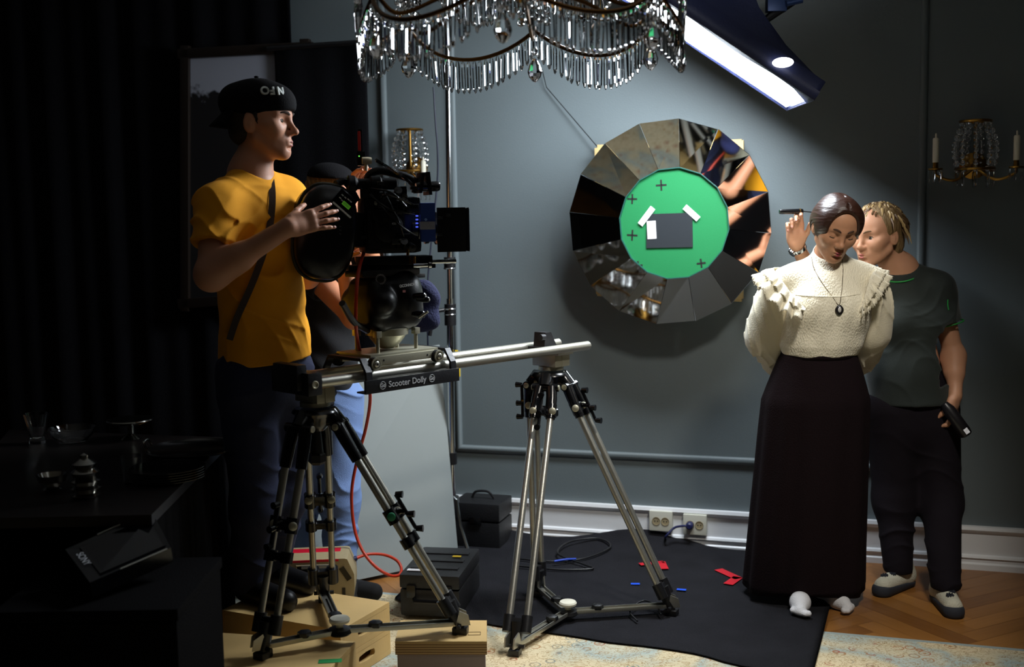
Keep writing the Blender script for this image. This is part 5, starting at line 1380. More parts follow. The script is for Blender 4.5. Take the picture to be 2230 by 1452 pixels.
def ridges(*waves):
    """crisp cloth folds: (amplitude, direction, frequency, phase, gate)"""
    def f(P):
        r = np.zeros(len(P), np.float32); wob = np.sin(P @ np.array([9, 6, 13], np.float32)) + .8 * np.sin(P @ np.array([-17, 12, 8], np.float32) + 1) + .5 * np.sin(P @ np.array([23, -19, 15], np.float32) + 2); am = .55 + .45 * np.sin(P @ np.array([14, -11, 19], np.float32) + .7 * wob)
        for A, d, fr, ph, gt in waves:
            d = np.array(d, np.float32); d /= np.linalg.norm(d); v = np.abs(np.sin((P @ d) * fr * .55 + ph + 1.25 * wob)); r -= A * am * ((1 - v) ** 2 * 1.6 - .35) * (gt(P) if gt else 1)
        return r
    return f
def gate(c, rad):
    c = np.array(c, np.float32)
    return lambda P: np.exp(-((P - c) ** 2).sum(1) / rad ** 2)
VOX = .0036

# ---------------------------------------------------------------- the man in yellow
def man():
    g = at
    feet = [Vector((-.94, 4.0, .10)), Vector((-.90, 4.18, .10))]
    t = Thing('person', 'person in yellow t-shirt and backward black cap, hand on the camera magazine', 'person', Vector((-.92, 4.09, .20)))
    Hd = Head(g(570, 266, 3.86), (.985, -.17, -.02), (.03, 0, 1), 1.06)
    neck = g(545, 385, 3.86); chest = g(555, 500, 3.87); belly = g(570, 640, 3.89); pel = g(578, 790, 3.96); 
    shR, shL = g(476, 450, 3.70), g(622, 432, 3.98)
    elR, wrR = g(460, 598, 3.60), g(628, 494, 3.60)
    elL, wrL = g(668, 600, 4.12), g(700, 570, 4.02)
    fw = Vector((.80, -.60, 0)).normalized(); lat = Vector((-fw.y, fw.x, 0))      # lat: to his left
    S = SDF()
    head_sdf(S, Hd, nose=1.15)
    S.cone(Hd(0, -.02, -.05), neck + ZUP * .01, .047, .052, .03)
    S.chain([neck, chest, belly, pel], [.07, .115, .105, .112], .06)
    S.cone(shR, shL, .055, .055, .06)
    S.chain([shR, elR, wrR], [.056, .044, .029], .03); S.cone(elR, elR.lerp(wrR, .35), .045, .043, .03)
    S.chain([shL, elL, wrL], [.054, .043, .029], .03)
    for i, f in enumerate(feet):
        hip = pel + lat * (.085 * (1 if i else -1)) - ZUP * .04; kn = hip.lerp(f, .5) + fw * .02; an = f + ZUP * .19 - fw * .03
        S.chain([hip, kn, an], [.085, .058, .042], .04)
    hd = g(716, 462, 3.59) - wrR
    tips = hand_sdf(S, wrR, Vector((.84, .46, .22)), Vector((-.3, .9, -.2)), ZUP, .97, ((.10, .30, .25), (.05, .28, .22), (.0, .26, .22), (-.08, .26, .22)), .16, .3, .55)
    hand_sdf(S, wrL, Vector((.8, .1, .4)), Vector((.2, -.9, 0)), ZUP, 1.0, ((.3, .5, .3),) * 4)
    body = S.build('body', skin('skin_man', rgb(190, 136, 108)), t, VOX)
    nails(body, tips, 1.04)
    face_parts(t, body, Hd, 'open', (.05, .0), M_brow, mat('lips_man', rgb(168, 96, 88), .5))
    # dark short hair under the cap
    h = SDF(lambda P: .0012 * np.sin(P[:, 2] * 420) * np.sin(P[:, 0] * 380))
    h.ell(Hd(0, -.026, .032), [.080, .094, .088], Hd.R, .01).ell(Hd(0, -.055, -.03), [.068, .052, .05], Hd.R, .02)
    for q in (-1, 1): h.cone(Hd(q * .068, .014, .02), Hd(q * .066, .016, -.014), .009, .005, .02)
    h.cut(Hd(0, .014, .03), Hd.d(0, 1, .1)); h.cut(Hd(0, 0, -.055), Hd.d(0, .35, -1))
    for q in (-1, 1): h.ell(Hd(q * .085, -.008, -.010), [.02, .022, .034], Hd.R, .004, 's')
    h.build('hair', mat('dark_hair', rgb(34, 24, 18), .55, bump=(300, .5, (1, 1, .15))), t, .0034)
    # cap worn backwards
    cp = SDF(); cp.ell(Hd(0, -.012, .050), [.087, .106, .088], Hd.R, .01).cone(Hd(0, -.09, .066), Hd(0, .06, .056), .05, .05, .05)
    cp.cut(Hd(0, .08, .030), Hd.d(0, .24, -1)).ell(Hd(0, -.01, .03), [.079, .097, .085], Hd.R, .004, 's')
    cap = cp.build('cap', mat('cap_black', rgb(13, 12, 15), .9, bump=(260, .25), spec=.15), t, .0036)
    # peak at the back of the neck
    V = []; F = []
    for i in range(13):
        a = -1.05 + 2.1 * i / 12
        for j in range(5):
            r = .098 + .062 * (j / 4) * math.cos(a * .8); V.append(Hd(math.sin(a) * (.083 + .02 * j / 4), -.012 - math.cos(a) * r, .044 - .055 * j / 4 - .010 * a * a))
    for i in range(12):
        for j in range(4): F.append((i * 5 + j, i * 5 + j + 1, i * 5 + j + 6, i * 5 + j + 5))
    o = finish('peak', V, F, cap.data.materials[0], cap, 4); md = o.modifiers.new('t', 'SOLIDIFY'); md.thickness = .003
    MB().ell(Hd(0, -.015, .139), (.008, .008, .004), Hd.R, 12, 8).build('cap_button', cap.data.materials[0], cap)
    # lettering on the cap, upside down because the cap sits back to front
    M_emb = mat('embroidery_white', rgb(196, 200, 196), .8)
    for ch, a in (('O', 53), ('F', 39), ('N', 26)):
        a = math.radians(a); dr = Hd.d(math.sin(a), math.cos(a), 0); zc = .090
        lo_, hi_ = .03, .2
        for _ in range(30):
            mid = (lo_ + hi_) / 2; pt = np.array([list(Hd(0, -.012, zc) + dr * mid)], np.float32)
            if cp.ev(pt)[0] < 0: lo_ = mid
            else: hi_ = mid
        p = Hd(0, -.012, zc) + dr * lo_
        nrm = (dr + Hd.u * .25).normalized(); xr = Hd.d(math.cos(a), -math.sin(a), 0)
        text_obj('lettering', ch, M_emb, cap, p + nrm * .0035, xr, -(Hd.u - nrm * Hd.u.dot(nrm)), .036, .003, bold=.0012)
    # t-shirt
    sh = SDF(ridges((.013, (.6, .2, 1), 95, 0, gate(shR + Vector((-.01, 0, -.06)), .13)), (.014, (.45, 0, 1), 60, 1.2, gate(belly + Vector((.06, -.1, .04)), .16)), (.013, (-.5, .1, 1), 65, 2.2, gate(chest + Vector((.05, -.1, 0)), .15)), (.013, (1, .5, .35), 75, .4, gate(pel + Vector((0, -.05, .09)), .15)), (.014, (.9, .3, -.3), 70, 2, gate(shR + Vector((.10, -.05, -.12)), .10))))
    nk = neck + ZUP * -.005
    sh.chain([nk - ZUP * .04, chest, belly, pel + ZUP * .03], [.085, .134, .136, .154], .07, sq=(fw, 1.12))
    sh.cone(chest - lat * .07 + fw * .015, chest + lat * .07 + fw * .015, .105, .105, .05)
    sh.cone(shR - ZUP * .005, shL - ZUP * .005, .068, .066, .06)
    sh.cone(nk - ZUP * .01, shR.lerp(nk, .4), .055, .058, .04).cone(nk - ZUP * .01, shL.lerp(nk, .4), .055, .058, .04)
    dR = (elR - shR).normalized(); dL_ = (elL - shL).normalized()
    cutp = pel + ZUP * .012
    sh.cone(pel + ZUP * .08, pel - ZUP * .05, .154, .158, .05, sq=(fw, 1.12))
    sh.cut(cutp, Vector((.06, .05, -1)))
    slv = SDF(folds((.004, 55, 20, 60, .3, gate(shR + dR * .09, .11))))
    sh.cone(shR + ZUP * .005, shR + dR * .25, .070, .076, .045); sh.cone(shL, shL + dL_ * .26, .070, .074, .045)
    # cut sleeve ends with a local slab: subtract past the hem
    for p, d, L_ in ((shR, dR, .135), (shL, dL_, .16)):
        x_, y_, d_ = frame(d); sh.box(p + d * (L_ + .12), [.115, .115, .12], (x_, y_, d_), .01, .004, 's')
    sh.ell(neck + ZUP * .035 + fw * .012, [.064, .066, .05], None, .01, 's'); sh.cone(neck + ZUP * .02 + fw * .02, neck + ZUP * .10, .06, .08, .01, 's')
    shirt = sh.build('t_shirt', mat('yellow_cotton', rgb(238, 160, 6), .9, bump=(500, .15)), t, .0042, relax=1)
    c0 = neck + fw * .006
    x_, y_ = fw, lat
    ringp = [c0 + x_ * (.063 * math.cos(a)) + y_ * (.063 * math.sin(a)) + ZUP * (.002 - .028 * math.cos(a)) for a in [2 * PI * i / 28 for i in range(28)]]
    MB().tube(ringp, .0075, 8, True).build('collar_rib', shirt.data.materials[0], shirt, 1)
    lg = g(620, 452, 3.45)
    # jeans and dark boots
    jn = SDF(ridges((.006, (.3, .2, 1), 40, 0, None)))
    jn.cone(pel + ZUP * .06, pel - ZUP * .06, .136, .138, .05, sq=(fw, 1.12))
    for i, f in enumerate(feet):
        hip = pel + lat * (.085 * (1 if i else -1)) - ZUP * .04; kn = hip.lerp(f, .5) + fw * .02; an = f + ZUP * .17 - fw * .03
        jn.chain([hip, kn, an], [.105, .080, .070], .05)
    jn.cut(Vector((0, 0, .235)), -ZUP)
    jn.build('jeans', mat('dark_denim', rgb(20, 28, 60), .85, bump=(420, .3)), t, .0045)
    for f in feet:
        b = SDF(); b.cone(f + ZUP * .16 - fw * .03, f + ZUP * .21 - fw * .03, .056, .058, .02).cone(f + ZUP * .145 - fw * .02, f + ZUP * .135 + fw * .17, .045, .038, .03, sq=(ZUP, .95)); b.cut(Vector((0, 0, .201)), -ZUP)
        b.build('boot', mat('black_leather', rgb(14, 13, 13), .4), t, .005)
    # bag strap across the chest
    back = -fw
    sp = [g(588, 378, 3.62), g(594, 420, 3.545), g(591, 470, 3.50), g(583, 520, 3.475), g(566, 575, 3.46), g(540, 640, 3.46), g(516, 690, 3.48), g(500, 740, 3.54)]
    pth = [snap(sh, p, (p - CAM), .015, .25, .35) for p in spline(sp, 6)]
    for _ in range(12): pth = [pth[0]] + [(pth[i - 1] + pth[i] * 2 + pth[i + 1]) / 4 for i in range(1, len(pth) - 1)] + [pth[-1]]
    V = []; F = []
    for i, p in enumerate(pth):
        d = (pth[min(i + 1, len(pth) - 1)] - pth[max(i - 1, 0)]).normalized(); n = (CAM - p).normalized(); w = d.cross(n).normalized() * .011
        V += [p - w, p + w, p + w + n * .003, p - w + n * .003]
    for i in range(len(pth) - 1):
        for j in range(4): F.append((i * 4 + j, i * 4 + (j + 1) % 4, i * 4 + 4 + (j + 1) % 4, i * 4 + 4 + j))
    finish('bag_strap', V, F, mat('grey_webbing', rgb(70, 60, 58), .8, bump=(400, .3)), t, .7)
    return shR
man()
apple_box((-.72, 3.66), (.3, 1, 0), .50, .305, .009, .1005, 'low wooden box under the boots of the man in yellow') if False else None

# ---------------------------------------------------------------- camera operator behind the rig
def operator():
    g = at; Y = 4.64
    t = Thing('person', 'person in pale blue jeans standing behind the film camera, face hidden', 'person', Vector((-.66, Y, .01)))
    Hd = Head(g(722, 432, Y - .04), (.75, -.62, -.2), (.05, -.1, 1), 1.0)
    neck = g(712, 520, Y); pel = g(700, 850, Y + .03)
    fw = Vector((.7, -.7, 0)).normalized(); lat = Vector((-fw.y, fw.x, 0))
    shR, shL = neck - lat * .17 - ZUP * .05, neck + lat * .17 - ZUP * .05
    elR, wrR = g(772, 690, Y - .30), g(752, 598, Y - .48)
    elL, wrL = g(800, 560, Y - .1), g(764, 450, Y - .42)
    f1, f2 = fl(742, 1300, .012), fl(640, 1290, .012)
    feet = [f1, f2]
    S = SDF(); head_sdf(S, Hd)
    S.cone(Hd(0, -.02, -.05), neck, .052, .058, .03); S.chain([neck, neck.lerp(pel, .4), pel], [.07, .11, .105], .06); S.cone(shR, shL, .052, .052, .05)
    S.chain([shR, elR, wrR], [.052, .043, .029], .03); S.chain([shL, elL, wrL], [.052, .043, .029], .03)
    t1 = hand_sdf(S, wrR, Vector((-.2, -.15, 1)), Vector((-.5, -.6, .3)), Vector((1, 0, 0)), 1.0, ((.4, .6, .4),) * 4)
    t2 = hand_sdf(S, wrL, Vector((.25, -.2, 1)), Vector((.7, -.5, 0)), Vector((-1, 0, 0)), 1.0, ((.3, .5, .4),) * 4)
    for i, f in enumerate(feet):
        hip = pel + Vector((.07 * (1 if i == 0 else -1), 0, -.04)); S.chain([hip, hip.lerp(f, .5), f + ZUP * .09], [.085, .055, .04], .04)
    body = S.build('body', skin('skin_operator', rgb(206, 140, 104)), t, .0042)
    nails(body, t2); face_parts(t, body, Hd, 'open')
    h = SDF(lambda P: .002 * np.sin(P[:, 0] * 300 + P[:, 2] * 120)); h.ell(Hd(0, -.02, .045), [.084, .102, .088], Hd.R, .01).ell(Hd(0, -.05, 0), [.078, .07, .08], Hd.R, .02); h.cut(Hd(0, .07, .05), Hd.d(0, 1, -.4)); h.cut(Hd(0, 0, -.04), Hd.d(0, .4, -1))
    h.build('hair', mat('fair_hair', rgb(150, 118, 66), .6, bump=(200, .6, (1, 1, .2))), t, .004)
    c = SDF(); c.ell(Hd(0, -.01, .08), [.088, .104, .06], Hd.R, .01); c.cut(Hd(0, 0, .085), Hd.d(0, .1, -1)); cap = c.build('cap', mat('cap_black', rgb(13, 12, 15), .9), t, .004)
    MB().box(Hd(0, .098, .098), (.03, .004, .014), Hd.R, .001).build('green_badge', mat('dull_green', rgb(70, 96, 30), .6), cap)
    sh = SDF(folds((.004, 30, 10, 40, 0),)); sh.chain([neck - ZUP * .05, neck.lerp(pel, .4), pel - ZUP * .02], [.09, .138, .14], .06); sh.cone(shR, shL, .065, .065, .05)
    for a, b in ((shR, elR), (shL, elL)): d = (b - a).normalized(); sh.cone(a, a + d * .2, .068, .068, .04); sh.cone(a + d * .27, a + d * .36, .08, .085, .004, 's')
    sh.ell(neck + ZUP * .03, [.064, .064, .045], None, .01, 's'); sh.cut(pel - ZUP * .04, -ZUP)
    sh.build('t_shirt', mat('black_cotton', rgb(16, 15, 18), .9, bump=(400, .2)), t, .005)
    jn = SDF(ridges((.006, (.35, .1, 1), 55, 0, None), (.005, (-.4, .2, 1), 75, 1, gate(f1 + Vector((0, 0, .2)), .25))))
    jn.cone(pel, pel - ZUP * .08, .13, .13, .04)
    for i, f in enumerate(feet):
        hip = pel + Vector((.07 * (1 if i == 0 else -1), 0, -.04)); jn.chain([hip, hip.lerp(f, .5) + Vector((.0, 0, 0)), f + ZUP * .06], [.105, .078, .066], .05)
    jn.cut(Vector((0, 0, .05)), -ZUP)
    jn.build('jeans', mat('light_denim', rgb(112, 138, 186), .85, bump=(420, .3), var=(9, .25)), t, .0045)
    for f, d in zip(feet, (Vector((.95, -.3, 0)), Vector((.2, -1, 0)))):
        d.normalize(); b = SDF(); b.cone(f + ZUP * .05 - d * .03, f + ZUP * .035 + d * .15, .042, .036, .03).cone(f + ZUP * .05 - d * .03, f + ZUP * .085 - d * .03, .042, .045, .02); b.cut(Vector((0, 0, .012)), -ZUP)
        b.build('shoe', mat('black_suede', rgb(12, 12, 14), .9), t, .005)
operator()
# ---------------------------------------------------------------- woman in the white blouse
def loft(rings, closed=True):
    n = len(rings[0]); V = [p for r in rings for p in r]; F = []
    for k in range(len(rings) - 1):
        for i in range(n if closed else n - 1): F.append((k * n + i, k * n + (i + 1) % n, (k + 1) * n + (i + 1) % n, (k + 1) * n + i))
    return V, F
def actress():
    g = at; Y = 4.38
    t = Thing('person', 'person in cream lace blouse and long dark skirt, head bowed', 'person', Vector((1.11, Y, .02)))
    Hd = Head(g(1819, 495, Y - .07), (.05, -.90, -.42), (.16, -.42, .89), .98)
    neck = g(1803, 578, Y + .02); chest = g(1800, 668, Y); waist = g(1784, 765, Y); pel = g(1784, 830, Y + .02)
    shR, shL = g(1707, 612, Y + .02), g(1896, 608, Y + .02)
    elR, wrR = g(1676, 738, Y + .10), g(1730, 815, Y + .27)
    elL, wrL = g(1886, 728, Y + .10), g(1846, 806, Y + .27)
    f1, f2 = fl(1743, 1334, .022), fl(1836, 1327, .004)
    S = SDF(); head_sdf(S, Hd, True, 'down', .93, .9)
    S.cone(Hd(0, -.025, -.045), neck + Vector((0, .01, 0)), .046, .048, .03)
    S.chain([neck, chest, waist, pel], [.055, .10, .085, .09], .05, sq=(Vector((0, 1, 0)), 1.2)); S.cone(shR, shL, .045, .045, .05)
    S.chain([shR, elR, wrR], [.044, .036, .025], .03); S.chain([shL, elL, wrL], [.044, .036, .025], .03)
    hand_sdf(S, wrR, Vector((.8, .3, -.5)), Vector((0, 1, 0)), ZUP, .9, ((.4, .5, .4),) * 4); hand_sdf(S, wrL, Vector((-.8, .3, -.5)), Vector((0, 1, 0)), ZUP, .9, ((.4, .5, .4),) * 4)
    for i, f in enumerate((f1, f2)):
        hip = pel + Vector((.065 * (1 if i else -1), 0, -.03)); an = f + Vector((.015 * (-1 if i == 0 else -1), .15, .08)); S.chain([hip, hip.lerp(an, .52), an], [.07, .050, .034], .04)
    body = S.build('body', skin('skin_woman', rgb(186, 136, 104)), t, .0032)
    face_parts(t, body, Hd, 'down', (0, 0), mat('brow_woman', rgb(70, 46, 32), .8), mat('lips_rose', rgb(160, 66, 76), .35))
    # smooth hair parted in the middle and drawn back over the ears
    h = SDF(); K = Hd.k
    h.ell(Hd(0, -.020, .036), [.0815 * K, .102 * K, .090 * K], Hd.R, .01); h.ell(Hd(0, -.055, -.01), [.076 * K, .07 * K, .075 * K], Hd.R, .03)
    h.ell(Hd(0, .104, -.028), [.070 * K, .075 * K, .094 * K], Hd.R, .012, 's')
    h.ell(Hd(0, .028, .060), [.073 * K, .066 * K, .066 * K], Hd.R, .03)
    for q in (-1, 1):
        h.ell(Hd(q * .060, .010, .020), [.022 * K, .052 * K, .046 * K], Hd.R, .05)
        h.ell(Hd(q * .088, -.008, -.018), [.016 * K, .020 * K, .030 * K], Hd.R, .006, 's')
    h.ell(Hd(0, .125, .020), [.068 * K, .085 * K, .095 * K], Hd.R, .012, 's')
    h.cone(Hd(0, -.06, .132), Hd(0, .10, .110), .0020, .0020, .010, 's')
    h.ell(Hd(0, -.115, -.03), [.042, .034, .042], Hd.R, .012)
    h.cut(Hd(0, 0, -.062), Hd.d(0, .5, -1))
    mh = mat('brown_smooth_hair', rgb(52, 30, 22), .38, bump=(110, .5, (.25, .08, 1)), var=(30, .25)); h.build('hair', mh, t, .0032)
    # blouse: bodice with stand collar
    def puck(P):
        return .0022 * np.sin(P[:, 0] * 95 + np.sin(P[:, 2] * 30) * 1.2) * np.exp(-((P[:, 2] - (chest.z - .02)) / .09) ** 2) + .0035 * np.sin(P[:, 0] * 60 + 1) * np.exp(-((P[:, 2] - waist.z - .02) / .035) ** 2)
    b = SDF(puck)
    yv = Vector((0, 1, 0))
    b.chain([neck - ZUP * .035, chest + ZUP * .02, chest - ZUP * .05, waist + ZUP * .025, waist - ZUP * .008], [.10, .146, .148, .140, .118], .05, sq=(yv, 1.30))
    for q in (-1, 1): b.ell(chest + Vector((.068 * q, -.065, -.005)), [.072, .062, .068], None, .05)
    b.cone(shR, shL, .052, .052, .05); b.cone(neck - ZUP * .035, shR.lerp(neck, .3), .05, .05, .04).cone(neck - ZUP * .035, shL.lerp(neck, .3), .05, .05, .04)
    nt = Hd(0, -.028, -.072) 
    b.cone(neck - ZUP * .02 + yv * -.004, neck.lerp(Hd(0, -.025, -.045), .66), .061, .058, .02)
    top = neck.lerp(Hd(0, -.025, -.045), .50); b.cone(neck + ZUP * .0, top + (top - neck) * .8, .0535, .054, .004, 's'); b.cut(top, (top - neck) + Vector((0, -.02, 0)))
    b.cut(waist - ZUP * .012, -ZUP)
    M_bl = mat('cream_lace', rgb(240, 232, 208), .8, bump=(260, .5), sheen=.2)
    def crepe():
        m = mat('cream_crepe', rgb(240, 232, 208), .8, sheen=.2); nt_ = m.node_tree; N, L = nt_.nodes, nt_.links; tc = N.new('ShaderNodeTexCoord'); mp = N.new('ShaderNodeMapping'); mp.inputs['Scale'].default_value = (1.5, 1.5, .8); L.new(tc.outputs['Object'], mp.inputs[0]); v = N.new('ShaderNodeTexVoronoi'); v.inputs['Scale'].default_value = 130; L.new(mp.outputs[0], v.inputs['Vector'])
        bp = N.new('ShaderNodeBump'); bp.inputs['Strength'].default_value = .55; bp.inputs['Distance'].default_value = .004; L.new(v.outputs['Distance'], bp.inputs['Height']); L.new(bp.outputs[0], N['Principled BSDF'].inputs['Normal']); return m
    blouse = b.build('blouse', crepe(), t, .0036)
    # big gathered sleeves
    for sh_, el, wr, sg in ((shR, elR, wrR, -1), (shL, elL, wrL, 1)):
        sd = SDF(ridges((.007, (1, .6, .12), 90, 0, None), (.004, (1, -.5, .3), 140, 1, None)))
        sd.chain([sh_ + ZUP * -.005, sh_.lerp(el, .5) + Vector((.006 * sg, 0, .01)), el + Vector((.004 * sg, 0, .01)), el.lerp(wr, .55), wr], [.054, .062, .066, .058, .034], .10)
        sd.build('sleeve', mat('cream_voile', rgb(236, 226, 198), .8, bump=(200, .2), sheen=.2), blouse, .0042)
    # ruffles: gathered strips running over the shoulders and down to the bust
    def ruffle(path, outd, depth, waves, amp, name='ruffle', nn=150):
        pts = spline(path, 14); m = len(pts); V = []; F = []; rows = 6
        acc = [0]
        for i in range(1, m): acc.append(acc[-1] + (pts[i] - pts[i - 1]).length)
        for r in range(rows + 1):
            v = r / rows
            for i in range(nn):
                u = i / (nn - 1); f = u * (m - 1); k = min(int(f), m - 2); p = pts[k].lerp(pts[k + 1], f - k); tg = (pts[k + 1] - pts[k]).normalized()
                kk = u * (len(outd) - 1); a = min(int(kk), len(outd) - 2); od = Vector(outd[a]).lerp(Vector(outd[a + 1]), kk - a).normalized(); nr = tg.cross(od).normalized()
                ph = u * waves * 2 * PI; dep = depth * (math.sin(PI * min(1, max(.0, u * 1.0))) ** .35 if True else 1)
                sc = .004 * math.sin(u * waves * 7 * 2 * PI) if r == rows else 0
                V.append(p + od * (dep * v + sc) + nr * (amp * v * math.sin(ph + .6 * math.sin(ph * .37))) + tg * (amp * .4 * v * math.cos(ph)))
        for r in range(rows):
            for i in range(nn - 1): F.append((r * nn + i, r * nn + i + 1, (r + 1) * nn + i + 1, (r + 1) * nn + i))
        o = finish(name, V, F, M_bl, blouse, 4); md = o.modifiers.new('t', 'SOLIDIFY'); md.thickness = .002; return o
    fy = -.155
    for sg in (-1, 1):
        X = (lambda px: px) 
        if sg < 0: path = [g(1706, 584, Y + .10), g(1684, 586, Y + .0), g(1697, 604, Y - .07), g(1722, 640, Y - .112), g(1752, 672, Y - .145)]; ex = -1
        else: path = [g(1894, 582, Y + .10), g(1906, 585, Y + .0), g(1895, 604, Y - .07), g(1884, 640, Y - .105), g(1874, 672, Y - .13)]; ex = 1
        od = [(ex, .3, -.35), (ex, -.1, -.45), (ex * .85, -.45, -.55), (ex * .35, -.55, -.8), (ex * .05, -.4, -1)] if sg < 0 else [(ex, .3, -.4), (ex, -.1, -.55), (ex * .75, -.4, -.8), (ex * .25, -.4, -1), (-.05, -.35, -1)]
        ruffle(path, od, .096 if sg < 0 else .074, 7.5, .016)
        ruffle([p + Vector((0, -.006, .004)) for p in path], od, .045, 10, .009)
    # lace insert down the front, yoke seam, collar frill
    cz = [g(1806, 604, Y - .12), g(1803, 630, Y - .142), g(1803, 655, Y - .157)]
    sn = lambda pts, o, n=8: [snap(b, p, (p - CAM), o) for p in spline(pts, n)]
    MB().tube(sn([g(1733, 642, Y - .130), g(1770, 645, Y - .152), g(1803, 646, Y - .160), g(1840, 645, Y - .152), g(1872, 640, Y - .128)], .001), .003, 6).build('yoke_seam', M_bl, blouse, 1)
    # long skirt with soft pleats
    rings = []; n = 120; z0, z1 = waist.z + .004, .056; hc = g(1766, 1300, Y + .03)
    for k in range(41):
        u = k / 40; z = z0 + (z1 - z0) * u; cx = waist.x + (hc.x - waist.x) * u; cy = waist.y + .01 + .125 * u
        rx = .136 + .062 * min(1, u * 5) ** .8 + .045 * u; ry = .112 + .048 * min(1, u * 5) + .025 * u
        r = []
        for i in range(n):
            a = 2 * PI * i / n; w = min(1, u * 3)
            pl = 1 + w * (.018 * math.sin(a * 13 + .6 * math.sin(a * 3)) + .03 * u * math.sin(a * 7 + 1.1)) 
            zz = z + (.012 * math.sin(a * 3 + .5) * u if k == 40 else 0)
            r.append(Vector((cx + rx * pl * math.cos(a), cy + ry * pl * math.sin(a), zz)))
        rings.append(r)
    V, F = loft(rings); sk = finish('skirt', V, F, mat('dark_wool', rgb(26, 16, 20), .9, bump=(200, .3), spec=.15), t, 4)
    md = sk.modifiers.new('t', 'SOLIDIFY'); md.thickness = .003
    wb = [Vector((waist.x + .139 * math.cos(a), waist.y + .01 + .114 * math.sin(a), waist.z - .006)) for a in [2 * PI * i / 60 for i in range(60)]]
    V, F = loft([[p + ZUP * -.016 for p in wb], [p + ZUP * .012 for p in wb]]); o = finish('waistband', V, F, sk.data.materials[0], sk, 4); md = o.modifiers.new('t', 'SOLIDIFY'); md.thickness = .004; md.offset = 1
    # white socks
    for f, d in ((f1, Vector((-.22, -1, 0))), (f2, Vector((.35, -1, 0)))):
        d.normalize(); s = SDF(); hl = f - d * .13; s.chain([hl + ZUP * .035, f - d * .03 + ZUP * .03, f + d * .025 + ZUP * .018], [.034, .034, .022], .03); s.cone(hl + ZUP * .03, hl - d * .02 + ZUP * .07, .033, .036, .03)
        sd = d.cross(ZUP)
        for k in range(5): s.ell(f + d * (.052 - .008 * abs(k - 1) - .003 * k) + sd * ((k - 2) * .0145 * (1 if f is f1 else -1)) + ZUP * .014, [.011, .016, .012], None, .008)
        s.cut(Vector((0, 0, f.z + .001)), -ZUP); s.build('sock', mat('white_sock', rgb(226, 226, 230), .9, bump=(300, .4)), t, .004)
    # necklace with a cameo
    ch = mat('dull_gold', rgb(96, 84, 66), .4, .8)
    pz = Y - .172
    MB().tube(sn([g(1767, 558, Y - .035), g(1773, 585, Y - .098), g(1790, 615, Y - .142), g(1812, 645, pz), g(1827, 664, pz - .004), g(1832, 640, pz + .004), g(1835, 610, Y - .142), g(1836, 585, Y - .105), g(1834, 562, Y - .05)], .002, 10), .0013, 6).build('necklace_chain', ch, t, 1)
    pc = snap(b, g(1828, 675, pz), g(1828, 675, pz) - CAM, .006); R = (Vector((1, 0, 0)), ZUP, Vector((0, -1, 0)))
    pe = MB().ell(pc, (.0145, .0195, .005), R, 24, 8).build('cameo_pendant', mat('cameo_dark', rgb(30, 28, 30), .3), t)
    MB().ell(pc + Vector((0, -.004, .001)), (.0065, .0105, .003), R, 14, 8).ell(pc + Vector((.001, -.004, .008)), (.004, .0045, .003), R, 10, 6).build('cameo_figure', mat('cameo_white', rgb(206, 202, 196), .4), pe)
    MB().torus(pc, Vector((0, -1, 0)), .0150, .0014, 24, 6).build('cameo_rim', ch, pe, 1)
actress()

